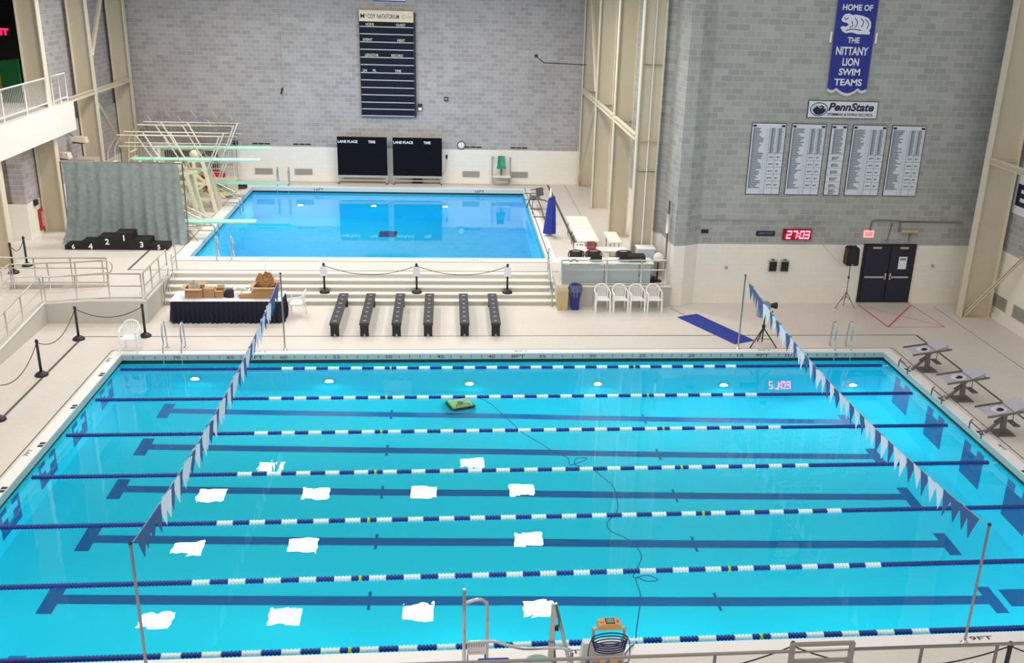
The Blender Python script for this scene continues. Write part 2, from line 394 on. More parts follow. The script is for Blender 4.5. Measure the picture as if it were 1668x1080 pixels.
# underwater lights
LAMPG = mat('pool_lamp_glow', (240, 255, 255), .3, emit=26, noise=0)
def pool_light(x, y, z, label, r=.11):
    t = thing('pool_light', label, 'pool light', (x, y-.02, z), group='underwater wall lights')
    MB().lathe([(r+.05, 0), (r+.05, .03), (r, .03), (r, 0)], axis='y').build('lamp_ring', CHROME, t)
    MB().lathe([(.01, -.022), (r*.7, -.015), (r, -.004), (r, .002)], axis='y').build('lamp_lens', LAMPG, t)
for x, z, s in ((2.0, -1.46, 'leftmost on the far wall of the lap pool'), (5.86, -1.69, 'second from the left on the far wall of the lap pool'), (10.01, -1.95, 'third from the left, nearest the pool robot'), (13.91, -2.05, 'third from the right on the far wall of the lap pool'), (17.85, -2.25, 'second from the right on the far wall of the lap pool'), (22.0, -2.4, 'rightmost on the far wall of the lap pool')):
    pool_light(x, -.02, z, 'round glowing underwater light, '+s)
for x, s in ((2.29, 'left'), (5.78, 'middle'), (9.22, 'right')): pool_light(x, DY1-.02, -1.9, 'round underwater light, %s of three on the far wall of the diving pool' % s)

# ------------------------------------------------------------------ walls
struct(box(-9, 17.3, 21.6, 21.9, 2.42, 13).build('wall_back', BRICK))
struct(box(-9, 17.3, 21.57, 21.9, UZ, 2.42).build('wall_back_lower', WAINS))
struct(box(-6.1, 17.2, 21.545, 21.57, UZ, UZ+.14).build('baseboard_back', WHITEP))
blk = [(17.2, 21.6), (17.2, 6.9), (16.68, 6.8), (16.68, 6.4), (16.92, 6.1), (16.95, 5.0), (17.03, 4.5), (17.42, 4.5), (17.92, 4.78), (28.2, 4.78), (28.2, 5.2), (28.2, 21.6)]
vert = lambda a, c, t: (a, c, t)
struct(MB().prism(list(reversed(blk)), vert, 2.15, 13).build('wall_front', BRICKR))
struct(MB().prism(list(reversed(blk)), vert, 0, 2.15).build('wall_front_lower', WAINS))
struct(box(28.2, 28.5, -19, 4.78, 2.35, 13).build('wall_right', BRICKR)); struct(box(28.2, 28.5, -19, 4.78, 0, 2.35).build('wall_right_lower', WAINS))
struct(box(28.1, 28.2, -19, 4.78, 0, .18).build('baseboard_right', WHITEP))
# left wall of the dive hall, with the recess under the gallery
struct(box(-6.6, -6.1, 9.9, 21.6, UZ, 2.1).build('wall_left_lower', WAINS))
struct(box(-6.6, -6.1, 9.9, 21.6, 2.1, 4.4).build('wall_left', BRICK)); struct(box(-6.6, -6.2, 12.75, 21.6, 4.4, 13).build('wall_left_upper', BRICK))
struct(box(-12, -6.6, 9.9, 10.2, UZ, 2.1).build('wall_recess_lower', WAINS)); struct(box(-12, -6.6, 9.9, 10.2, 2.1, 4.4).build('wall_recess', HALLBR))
# gallery on the left: slab with a plain fascia, dark corridor behind
struct(box(-12, -5.05, -14, 12.9, 4.42, 5.5).build('floor_gallery', WHITEP))
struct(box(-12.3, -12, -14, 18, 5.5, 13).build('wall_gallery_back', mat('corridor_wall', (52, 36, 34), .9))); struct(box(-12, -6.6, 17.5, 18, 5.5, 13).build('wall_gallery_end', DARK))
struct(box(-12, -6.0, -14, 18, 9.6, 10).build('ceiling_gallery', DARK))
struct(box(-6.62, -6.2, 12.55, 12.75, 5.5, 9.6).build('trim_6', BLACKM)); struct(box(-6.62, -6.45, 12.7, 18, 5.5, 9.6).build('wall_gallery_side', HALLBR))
struct(box(-12.3, 28.5, 3.0, 21.9, 13, 13.3).build('added_ceiling_slab', mat('added_slab_grey', (104, 102, 100), .9)))  # unseen slab, added over the dive hall only to darken the water's reflections
# ramp beside the steps
rm = MB()
rm.box(-1.66, 0, 2.72, 4.3, 0, UZ)
rm.hexa([(-3.04, 2.72, 0), (-1.66, 2.72, 0), (-1.66, 4.3, 0), (-3.04, 4.3, 0), (-3.04, 2.72, .62), (-1.66, 2.72, UZ), (-1.66, 4.3, UZ), (-3.04, 4.3, .62)])
rm.box(-4.62, -3.04, 2.72, 4.3, 0, .62)
rm.hexa([(-4.62, -5, -.05), (-3.04, -5, -.05), (-3.04, 2.72, -.05), (-4.62, 2.72, -.05), (-4.62, -5, 0), (-3.04, -5, 0), (-3.04, 2.72, .62), (-4.62, 2.72, .62)])
struct(rm.build('floor_ramp', DECK))
rw = MB()
rw.box(-3.04, 0.012, 2.69, 2.719, 0, .5)
rw.hexa([(-3.04, 2.69, .5), (-1.66, 2.69, .5), (-1.66, 2.72, .5), (-3.04, 2.72, .5), (-3.04, 2.69, .62), (-1.66, 2.69, UZ-.03), (-1.66, 2.72, UZ-.03), (-3.04, 2.72, .62)])
rw.box(-1.66, .012, 2.69, 2.719, .5, UZ-.03); rw.box(0, .012, 2.72, 4.6, 0, UZ-.03); rw.box(0, .012, 4.6, 5.6, .3, UZ-.03)
rw.hexa([(-3.04, -5, -.05), (-3.01, -5, -.05), (-3.01, 2.72, -.05), (-3.04, 2.72, -.05), (-3.04, -5, .02), (-3.01, -5, .02), (-3.01, 2.72, .64), (-3.04, 2.72, .64)])
struct(rw.build('wall_ramp', mat('ramp_wall', (196, 192, 184), .6, noise=.03)))
kb = MB()
kb.bar((-3.04, 2.74, .65), (-1.66, 2.74, UZ+.0), .1, .06); kb.bar((-1.66, 2.74, UZ), (.03, 2.74, UZ), .1, .06); kb.bar((-.02, 2.72, UZ), (-.02, 5.6, UZ), .1, .06)
kb.bar((-3.06, -5, .05), (-3.06, 2.74, .66), .1, .07)
struct(kb.build('trim_7', WHITEP))
struct(box(-4.62, -3.04, 4.28, 4.3, .6, UZ).build('wall_ramp_back', RISER))
# steel columns along the hall
def column(x, y, z0, depth, sgn, name, label, wide=.32):
    t = thing('steel_column', label, 'column', (x, y, z0), group='deep cream steel columns'); H = 13-z0
    box(0, sgn*depth, -.02, .02, 0, H).build('web', STEEL, t)
    box(-.018, .018, -wide/2, wide/2, 0, H).build('flange', STEELD, t); box(sgn*depth-.018, sgn*depth+.018, -wide/2, wide/2, 0, H).build('flange', STEELD, t)
    box(min(-.08*sgn, sgn*(depth+.08)), max(-.08*sgn, sgn*(depth+.08)), -wide/2-.05, wide/2+.05, 0, .03).build('base_plate', STEEL, t)
    m = MB(); m.box(min(0, sgn*depth), max(0, sgn*depth), -wide/2+.02, wide/2-.02, 5.4-z0, 5.43-z0); m.build('stiffener', STEEL, t); return t
YS = (21.15, 16.25, 11.25, 6.3)
for y, s in zip(YS, ('against the back wall, farthest on the right of the diving pool', 'second from the back wall on the right of the diving pool', 'third from the back on the right, beside the folding tables', 'nearest on the right of the diving pool, behind the timing table')):
    column(15.85, y, UZ, .72, 1, 'r', 'tall cream steel column '+s)
for y, s in zip(YS, ('at the back left corner, farthest on the left side', 'behind the backdrop, second from the back wall on the left', 'behind the left end of the backdrop, passing the gallery front', 'nearest on the left, under the gallery front')):
    column(-5.3, y, UZ, .72, -1, 'l', 'tall cream steel column '+s)
column(27.0, 3.35, 0, 1.0, 1, 'c', 'tall cream steel column by the right wall, right of the double doors')
t = thing('column_pipe', 'thin pale vertical pipe clamped to the nearest right hand column', 'pipe', (16.25, 6.2, UZ)); MB().tube([(0, 0, .1), (0, 0, 12)], .022, 6).build('pipe', WHITEP, t)
for z in (.5, 3.6, 7.2, 9.8): MB().bar((-.3, 0, z), (.3, 0, z), .03, .03).build('pipe_clamp', mat('clamp_grey', (120, 116, 104), .5), t)
def beam(p, q, label, wx=.16, wz=.16):
    p, q = Vector(p), Vector(q); t = thing('steel_beam', label, 'beam', tuple(p), group='cream steel beams between columns')
    m = MB(); d_ = q-p; m.bar((0, 0, wz/2), d_+Vector((0, 0, wz/2)), wx, .02); m.bar((0, 0, -wz/2), d_-Vector((0, 0, wz/2)), wx, .02); m.build('flange', STEELD, t)
    MB().bar((0, 0, 0), d_, .02, wz).build('web', STEEL, t)
for a, c, s in ((21.15, 16.25, 'between the two farthest columns on the right'), (16.25, 11.25, 'between the middle columns on the right'), (11.25, 6.3, 'between the two nearest columns on the right of the diving pool')):
    beam((15.85, a-.16, 5.5), (15.85, c+.16, 5.5), 'short cream horizontal beam '+s)
beam((-5.3, 20.99, 5.5), (-5.3, 16.41, 5.5), 'cream horizontal beam between the two farthest columns on the left'); beam((-5.3, 16.09, 5.5), (-5.3, 12.92, 5.5), 'cream horizontal beam running from the gallery end to the second left column')
beam((27.0, 3.19, 5.45), (27.0, -5, 5.45), 'cream horizontal beam leaving the right wall column towards the viewer')
beam((-5.3, 16.35, 7.0), (-5.3, 20.95, 12.4), 'diagonal cream brace rising between the two farthest left columns', .14, .14); beam((-5.3, 16.4, 4.9), (-5.3, 20.9, .95), 'diagonal cream brace dropping to the floor behind the backdrop', .14, .14)
beam((15.85, 21.0, 1.0), (15.85, 16.5, 5.2), 'diagonal cream brace low between the two farthest right columns', .12, .12); beam((15.85, 20.9, 12.6), (15.85, 16.5, 6.0), 'diagonal cream brace high between the two farthest right columns', .12, .12)
beam((27.15, 3.25, .08), (28.0, 1.9, 2.5), 'diagonal cream brace rising to the right from the foot of the right wall column', .13, .13)

# ------------------------------------------------------------------ lane ropes
def float_profile(n, l, R):
    p = [(.012, 0)]
    for i in range(n):
        x = i*l
        p += [(R*.62, x+.003), (R, x+l*.25), (R, x+l*.72), (R*.62, x+l-.003)]
    return p+[(.012, n*l)]
FT0, FT1, NB = 60, 15.8, 21
P_ = (FT0-FT1)*F/(NB-.5); H_ = P_/2
def band(nm, m, parent, x, n, l, R=.058): 
    o = MB().lathe(float_profile(n, l, R), axis='x', seg=12).build(nm, m, parent); o.location = (x, 0, 0); return o
RW = ('against the far wall of the lap pool', 'just behind the green pool robot', 'third from the far wall of the pool', 'in the middle of the lap pool', 'third counted from the near edge', 'second counted from the near edge', 'along the near edge of the pool')
proto = None
for k in range(7):
    y = -(1.5+7*k)*F
    if k == 0:
        t = proto = thing('lane_rope', '', 'lane rope', (0, y, ZW+.015), group='blue and white lane ropes')
        MB().tube([(0, 0, 0), (L_, 0, 0)], .008, 6).build('rope_cable', CHROME, t)
        band('blue_float_run', FLOATB, t, .08, 68, (4.56-.08)/68); e0 = 4.572+NB*P_-H_+.02
        band('blue_float_run', FLOATB, t, e0, 70, (L_-.22-e0)/70)
        wp = bp = None
        for i in range(NB):
            x = 4.572+i*P_
            if wp is None: wp = band('white_float_band', FLOATW, t, x, 5, H_/5)
            else: o = wp.copy(); COL.objects.link(o); o.location = (x, 0, 0)
            if i == NB-1: continue
            if i in (4, 15):
                band('blue_float_band', FLOATB, t, x+H_, 2, H_/5); band('marker_float', FLOATY, t, x+H_*1.4, 1, H_/5); band('blue_float_band', FLOATB, t, x+H_*1.6, 2, H_/5)
            elif bp is None: bp = band('blue_float_band', FLOATB, t, x+H_, 5, H_/5)
            else: o = bp.copy(); COL.objects.link(o); o.location = (x+H_, 0, 0)
    else: t = dup(proto, (0, y, ZW+.015))
    t['label'] = 'blue and white lane rope, '+RW[k]

# ------------------------------------------------------------------ backstroke flag lines
PEN = {0: mat('white_pennant', (222, 228, 240), .7, noise=.03), 1: mat('blue_pennant', (62, 92, 140), .7, noise=.05)}
def pen_mesh(m):
    mb = MB(); mb.prism([(-.15, 0), (.15, 0), (.075, -.24), (0.004, -.47), (-.004, -.47), (-.075, -.24)], lambda a, c, t: (.02*math.sin(a*14)*(1+c)+t, a, c), -.003, .003)
    return mb.build('pennant', m)
for x, side, a_, b_ in ((4.57, 'left', 2.30, 2.36), (18.29, 'right', 2.33, 2.34)):
    ya, yb = .30, -W_-.27
    for y, nm in ((ya, 'far'), (yb, 'near')):
        t = thing('flag_pole', 'slim grey flag pole at the %s end of the %s flag line' % (nm, side), 'pole', (x, y, 0), group='backstroke flag poles')
        lean = .03 if y > 0 else -.03
        MB().tube([(0, 0, 0), (0, 0, 2.36)], .024, 10).build('pole', mat('grey_pole', (150, 146, 144), .35, .5), t)
        MB().lathe([(.07, 0), (.07, .012), (.04, .02), (.03, .08), (.03, .08)]).build('base_flange', CHROME, t)
        MB().lathe([(.03, 0), (.03, .03), (.01, .045)], (0, 0, 2.35)).build('pole_cap', BLACK, t)
    t = thing('flag_line', 'string of white and blue pennants on the %s side of the lap pool' % side, 'flags', (x, yb, 2.33), group='backstroke flag lines')
    pts = catenary((0, .03, 0), (0, ya-yb-.03, 0), .42, 40)
    MB().tube(pts, .008, 5).build('cord', mat('cord', (150, 160, 180), .7), t)
    pr = {}
    for i in range(46):
        y = .5+i*.292
        if y > ya-yb-.55: break
        f = (y-.03)/(ya-yb-.06); z = -.42*4*f*(1-f)
        kd = (0, 1, 0, 1, 0)[i % 5]
        if i < 4 or i > 40: kd = 1
        if kd not in pr: o = pr[kd] = pen_mesh(PEN[kd]); o.parent = t
        else: o = pr[kd].copy(); COL.objects.link(o)
        o.location = (0, y, z); o.rotation_euler = (0, random.uniform(-.1, .1), (.28 if x > 10 else -.06)+random.uniform(-.12, .12))

# ------------------------------------------------------------------ pool robot and its cable
t = thing('pool_robot', 'green pool cleaning robot on the pool floor behind the second lane rope', 'pool cleaner', (9.72, -.86, fz(9.7)), .35)
GR = mat('robot_green', (176, 216, 130), .5)
m = MB(); m.prism([(-.27, .05), (.27, .05), (.27, .17), (.2, .22), (-.2, .22), (-.27, .17)], lambda a, c, q: (q, a, c), -.31, .31); m.build('body', GR, t)
MB().lathe([(.09, .21), (.09, .228), (.06, .235), (.01, .235)]).build('top_cap', BLACK, t)
for s in (-1, 1):
    MB().prism(arc((0, 0, .1), .1, PI/2, 1.5*PI, 6, 'xz') and [(-.3, .02), (.3, .02), (.34, .08), (.3, .14), (-.3, .14), (-.34, .08)], lambda a, c, q: (a, q, c), s*.3-.028, s*.3+.028).build('track', BLACK, t)
for x in (-.34, .34): MB().lathe([(.05, -.25), (.05, .25)], (x, 0, .06), 'y', 12).build('brush_roller', mat('brush', (30, 70, 60), .7), t)
MB().tube([(-.2, -.24, .2), (-.2, -.2, .3), (.2, -.2, .3), (.2, -.24, .2)], .015, 6).build('carry_handle', BLACK, t)
cp = [(9.75, -.9, fz(9.7)+.24), (10.0, -1.6, -1.4), (10.37, -2.78, -.33), (11.03, -4.28, -.3), (11.21, -4.76, -.3), (11.65, -5.44, -.3), (11.98, -5.98, -.3), (12.25, -6.25, -.3), (12.26, -6.6, -.3), (12.5, -6.5, -.3), (12.72, -6.28, -.3), (12.45, -6.3, -.3), (12.4, -6.62, -.3), (12.77, -6.86, -.3), (12.99, -7.32, -.3), (13.14, -7.76, -.3), (13.07, -8.72, -.3), (12.77, -9.23, -.3), (12.78, -9.6, -.3), (13.11, -9.97, -.3), (13.26, -10.55, -.3), (13.04, -11.09, -.3), (12.96, -11.32, -.3), (13.25, -11.25, -.3), (13.42, -11.42, -.3), (13.2, -11.45, -.3), (13.0, -11.33, -.3), (12.99, -11.9, -.3), (12.85, -12.47, -.3), (12.7, -13.03, -.3), (12.6, -13.66, -.2), (12.5, -13.75, .02), (12.25, -14.1, .03)]
def smooth(p, n=4):
    out = []
    for i in range(len(p)-1):
        a, b, c, d_ = [Vector(p[max(0, min(len(p)-1, j))]) for j in (i-1, i, i+1, i+2)]
        for q in range(n):
            s = q/n; out.append(tuple(.5*((2*b)+(c-a)*s+(2*a-5*b+4*c-d_)*s*s+(3*b-a-3*c+d_)*s**3)))
    return out+[p[-1]]
tag(MB().tube(smooth(cp), .011, 6).build('robot_cable', mat('cable_blue', (16, 70, 130), .5)), 'thin blue cable looping over the water from the pool robot to the cart', 'cable')

# ------------------------------------------------------------------ pool ladders and rails
def hand_rail(parent, pts, r=.024, nm='handrail'): return MB().tube(smooth(pts, 5), r, 8).build(nm, CHROME, parent)
def ladder(x, y, z, s, label, wall=0):   # s=+1: pool towards -y ; s=-1: pool towards +y
    t = thing('pool_ladder', label, 'pool ladder', (x, y, z), 0 if s > 0 else PI, group='stainless pool ladders')
    for dx in (-.26, .26):
        hand_rail(t, [(dx, .28, 0), (dx, .24, .45), (dx, .18, .78), (dx, .08, .86), (dx, -.06, .8), (dx, -.12, .55), (dx, -.08, .3), (dx, -.16, .16), (dx, -.2, -.1), (dx, -.2, -1.1)])
        MB().lathe([(.06, 0), (.06, .015), (.03, .03)], (dx, .28, 0)).build('rail_flange', CHROME, t)
    for k in range(3): box(-.25, .25, -.26, -.16, -.45-.28*k, -.42-.28*k).build('ladder_step', WHITE, t)
ladder(1.4, .27, 0, 1, 'stainless pool ladder in the far left corner of the lap pool')
ladder(21.57, .27, 0, 1, 'stainless pool ladder in the far right corner of the lap pool')
ladder(1.5, DY1+.27, UZ, 1, 'stainless pool ladder at the far left of the diving pool')
ladder(1.45, DY0-.27, UZ, -1, 'stainless pool ladder at the near left of the diving pool')
def rail(nm, label, posts, tops, group=None, mids=(.5,), r=.022, m=ALU, bottom=None):
    """posts: list of (x,y,z) feet; tops: z of the top rail at each post"""
    t = thing(nm, label, 'railing', posts[0], group=group)
    o = Vector(posts[0])
    for p, zt in zip(posts, tops): MB().tube([Vector(p)-o, Vector((p[0], p[1], zt))-o], r, 8).build('post', m, t)
    MB().tube([Vector((p[0], p[1], zt))-o for p, zt in zip(posts, tops)], r*1.15, 8).build('top_rail', m, t)
    for q in mids: MB().tube([Vector((p[0], p[1], p[2]+(zt-p[2])*q))-o for p, zt in zip(posts, tops)], r*.85, 8).build('mid_rail', m, t)
    return t
rail('ramp_railing', 'grey tube railing along the front of the ramp landing', [(-3.0, 2.76, .65), (-2.06, 2.76, .71), (-1.08, 2.76, .77), (-.1, 2.76, .77)], (1.48, 1.53, 1.59, 1.59), 'ramp railings', (.06, .52))
rail('ramp_railing', 'grey tube railing on the right side of the ramp landing, next to the steps', [(-.03, 2.8, .77), (-.03, 3.6, .77), (-.03, 4.5, .77), (-.03, 5.4, .77)], (1.6, 1.62, 1.63, 1.64), 'ramp railings', (.06, .5))
rail('ramp_railing', 'grey tube railing going down the lower run of the ramp on the pool side', [(-3.08, 2.7, .67), (-3.08, 1.2, .55), (-3.08, .1, .46), (-3.08, -1.4, .34), (-3.08, -2.9, .22), (-3.08, -4.5, .09)], (1.49, 1.37, 1.27, 1.15, 1.03, .9), 'ramp railings', (.06, .5))
rail('ramp_railing', 'grey tube railing on the deck behind the ramp', [(-1.6, 4.34, UZ), (-2.72, 4.34, UZ), (-3.85, 4.34, UZ), (-4.9, 4.34, UZ)], (1.64, 1.64, 1.63, 1.64), 'ramp railings', (.62, .08))
t = rail('ramp_railing', 'grey tube handrail with rounded end on the back wall of the ramp', [(-1.7, 4.22, .75), (-2.55, 4.22, .67), (-3.4, 4.22, .62), (-4.5, 4.22, .62)], (1.59, 1.53, 1.5, 1.45), 'ramp railings', (.5,))
MB().tube(smooth([(0, 0, .84), (.22, 0, .82), (.3, 0, .66), (.22, 0, .46), (0, 0, .42)]), .022, 8).build('rounded_end', ALU, t)
rail('ramp_railing', 'grey tube railing on the far left side of the lower ramp run', [(-4.56, 4.2, .62), (-4.56, 2.7, .62), (-4.56, 1.0, .5), (-4.56, -.8, .36), (-4.56, -3, .18)], (1.45, 1.43, 1.33, 1.2, 1.0), 'ramp railings', (.5,))
def stair_rail(x, label):
    t = thing('stair_handrail', label, 'railing', (x, 4.35, 0), group='stair handrails')
    hand_rail(t, [(0, .0, 0), (0, 0, .7), (0, .08, .9), (0, .3, .98), (0, 1.3, 1.55), (0, 1.55, 1.62), (0, 1.72, 1.5), (0, 1.72, UZ)]); MB().tube([(0, .02, .45), (0, 1.72, 1.2)], .018, 8).build('mid_rail', CHROME, t)
    for y, z in ((.65, .3), (1.2, .6)): MB().tube([(0, y, z), (0, y, z+.88)], .018, 8).build('post', CHROME, t)
stair_rail(.1, 'curved stainless handrail at the left end of the wide steps'); stair_rail(12.9, 'curved stainless handrail at the right end of the steps, beside the bins')
rail('deck_railing', 'pale tube railing on the retaining wall in front of the timing table', [(13.2, 4.42, UZ), (14.75, 4.42, UZ), (15.95, 4.42, UZ), (16.8, 4.42, UZ)], (1.63, 1.64, 1.64, 1.65), None, (.08, .62), m=mat('pale_rail', (206, 206, 200), .4, .3))

# ------------------------------------------------------------------ stanchions with chains
SGN = mat('sign_paper', (230, 232, 240), .7, noise=.04)
def stanchion(x, y, z, label, sign=False):
    t = thing('stanchion', label, 'stanchion', (x, y, z), group='black stanchions')
    MB().lathe([(.172, 0), (.175, .03), (.155, .06), (.1, .1), (.045, .13)], seg=20).build('base', BLACKM, t)
    MB().lathe([(.036, .1), (.036, .96)], seg=12).build('post', BLACKM, t); MB().lathe([(.035, .95), (.045, .97), (.045, 1.0), (.03, 1.04), (.005, 1.05)], seg=12).build('head', BLACKM, t)
    if sign: box(-.12, .12, -.05, -.042, .6, .93).build('paper_sign', SGN, t)
CHN = mat('chain_dark', (52, 46, 44), .5, .3)
def chain(p, q, label, sag=.32):
    o = MB().tube([Vector(v)-Vector(p) for v in catenary(p, q, sag, 18)], .012, 6).build('barrier_chain', CHN); o.location = p
    tag(o, label, 'chain', 'chains between stanchions')
ST = [(.25, 1.5, 0, 'black stanchion just behind the lone white chair'), (-1.6, 1.25, 0, 'black stanchion in front of the ramp landing, at the corner of the floor drain'), (-1.63, -1.55, 0, 'black stanchion on the left deck, in front of the ramp corner one'), (-1.58, -4.4, 0, 'black stanchion cut by the left edge of the view')]
for s in ST: stanchion(*s)
for a, c, l in ((0, 1, 'chain drooping in front of the ramp landing wall'), (1, 2, 'chain drooping from the ramp corner stanchion towards the left deck'), (2, 3, 'lowest chain at the left edge of the view')):
    chain((ST[a][0], ST[a][1], .96), (ST[c][0], ST[c][1], .96), l, .42 if a else .3)
SS = [(5.2, 4.96, .302, 'left'), (8.3, 4.96, .302, 'middle'), (11.4, 4.96, .302, 'right')]
for x, y, z, s in SS: stanchion(x, y, z, 'black stanchion with white paper sign on the steps, %s of three' % s, True)
chain((5.2, 4.96, 1.26), (8.3, 4.96, 1.26), 'chain between the left and middle stanchions on the steps'); chain((8.3, 4.96, 1.26), (11.4, 4.96, 1.26), 'chain between the middle and right stanchions on the steps')
stanchion(14.72, -15.12, 0, 'black stanchion at the bottom edge behind the framed gate in the near railing'); stanchion(18.2, -15.3, 0, 'black stanchion at the bottom right corner behind the near railing')
chain((14.72, -15.12, .96), (18.2, -15.3, .96), 'chain between the two near stanchions at the bottom right', .4); chain((18.2, -15.3, .96), (21.6, -15.4, .96), 'chain leaving the bottom right corner of the view', .4); chain((11.4, -15.1, .6), (14.72, -15.12, .96), 'chain running left from the gate at the bottom of the view', .3)
stanchion(-5.05, 5.6, UZ, 'black stanchion by the left column foot, nearer one of two'); stanchion(-4.95, 6.45, UZ, 'black stanchion by the left column foot, farther one of two')
chain((-5.05, 5.6, 1.71), (-4.95, 6.45, 1.71), 'short chain between the two stanchions by the left column', .3)

# ------------------------------------------------------------------ benches
def bench_parts(t, ln):
    st_ = box(-.15, .15, -ln/2, ln/2, .37, .45).build('seat', mat('bench_top', (48, 47, 52), .5), t)
    for y in (-ln/2+.06, ln/2-.1):
        MB().prism([(-.13, .37), (-.13, 0), (-.06, 0), (0, .09), (.06, 0), (.13, 0), (.13, .37)], lambda a, c, q: (a, q, c), y-.03, y+.03).build('leg', BLACK, t)
    box(-.02, .02, -ln/2+.1, ln/2-.1, .3, .37).build('stretcher', BLACK, t)
    for i in range(7):
        y = -ln/2+.22+i*(ln-.44)/6; box(-.045, .045, y-.012, y+.012, .45, .453).build('white_mark', PAPER, st_)
BL = ('leftmost in the row, nearest the draped table', 'second from the left in the row on the deck', 'third from the left in the row on the deck', 'third from the right in the row on the deck', 'second from the right in the row on the deck', 'rightmost in the row on the deck, nearest the bins')
b0 = None
for x, l in zip((5.9, 6.8, 7.78, 8.75, 9.88, 10.85), BL):
    lab = 'black bench with white marks, '+l
    if b0 is None: b0 = thing('bench', lab, 'bench', (x, 2.92, 0), group='black benches on the deck'); bench_parts(b0, 3.0)
    else: dup(b0, (x, 2.92, 0), None, lab)

# ------------------------------------------------------------------ white plastic chairs
def chair_parts(t, slim=False):
    MB().prism([(-.22, -.22), (.22, -.22), (.2, .2), (-.2, .2)], lambda a, c, q: (a, c, q), .4, .435).build('seat', WHITE, t)
    for sx in (-1, 1):
        MB().bar((sx*.25, -.25, 0), (sx*.23, -.21, .64), .05, .04).build('leg', WHITE, t)
        MB().bar((sx*.23, .25, 0), (sx*.2, .2, .42), .05, .04).build('leg', WHITE, t)
        MB().tube(smooth([(sx*.23, -.22, .63), (sx*.26, -.05, .655), (sx*.255, .14, .68), (sx*.22, .21, .74)], 3), .024, 6).build('armrest', WHITE, t)
    m = MB().tube(smooth([(-.2, .2, .42), (-.215, .23, .66), (-.17, .26, .8), (0, .285, .85), (.17, .26, .8), (.215, .23, .66), (.2, .2, .42)], 4), .025, 8)
    m.build('back_frame', WHITE, t); m = MB(); n = 7; wd_ = .13 if slim else .16
    for i in range(n):
        x = -wd_+2*wd_*i/(n-1); h = .83-.7*x*x-.03; m.bar((x*.85, .205, .43), (x, .275, h), .026, .012)
    m.build('back_slats', WHITE, t)
CH = None
for x, y, rz, l in ((14.57, 4.0, 0, 'leftmost of the four lined up below the timing table'), (15.18, 4.0, 0, 'second of the four lined up below the timing table'), (15.76, 4.0, 0, 'third of the four lined up below the timing table'), (16.35, 4.0, .0, 'rightmost of the four below the timing table, next to the white wall'),
                    (.19, .3, 0, 'standing alone at the far left corner of the lap pool'), (1.8, 4.07, PI, 'behind the left half of the draped table, its back showing'), (2.62, 4.07, PI, 'behind the middle of the draped table, its back showing'), (4.5, 3.5, -PI/2, 'at the right end of the draped table')):
    lab = 'white plastic armchair '+l
    if rz == PI: rz = PI
    if CH is None: CH = thing('plastic_chair', lab, 'chair', (x, y, 0), 0, 'white plastic chairs'); chair_parts(CH)
    else: dup(CH, (x, y, 0), rz, lab)

# ------------------------------------------------------------------ draped table with boxes
t = thing('draped_table', 'long table with white top and dark navy pleated skirt in front of the steps', 'table', (2.42, 3.1, 0))
MB().box(-1.66, 1.66, -.36, .62, .70, .725).build('table_top', TABLEW, t)
for sx in (-1.5, 1.5):
    for sy in (-.25, .5): MB().tube([(sx, sy, 0), (sx, sy, .7)], .018, 8).build('leg', GUN, t)
cl = MB(); N = 90
def skirt(u, v):
    per = [(-1.69, .6), (-1.69, -.4), (1.69, -.4), (1.69, .6)]; ln = (1.0, 3.38, 1.0); s = u*sum(ln); k = 0
    while k < 2 and s > ln[k]: s -= ln[k]; k += 1
    a, c = Vector(per[k]), Vector(per[k+1]); p = a.lerp(c, s/ln[k]); n = Vector(((c-a).y, -(c-a).x)).normalized()
    q = p+n*((.012+.035*v)*math.sin(u*230)+.05*v); z = .715-v*(.70+.012*math.sin(u*61)+.01*math.sin(u*170))
    return (q.x, q.y, max(z, .004))
cl.grid(skirt, 260, 6).build('skirt', NAVY, t)
MB().prism([(-1.71, -.42), (1.71, -.42), (1.7, .63), (-1.7, .63)], lambda a, c, q: (a, c, q+.006*math.sin(a*5)), .725, .742).build('white_cover', PAPER, t)
TZ = .748
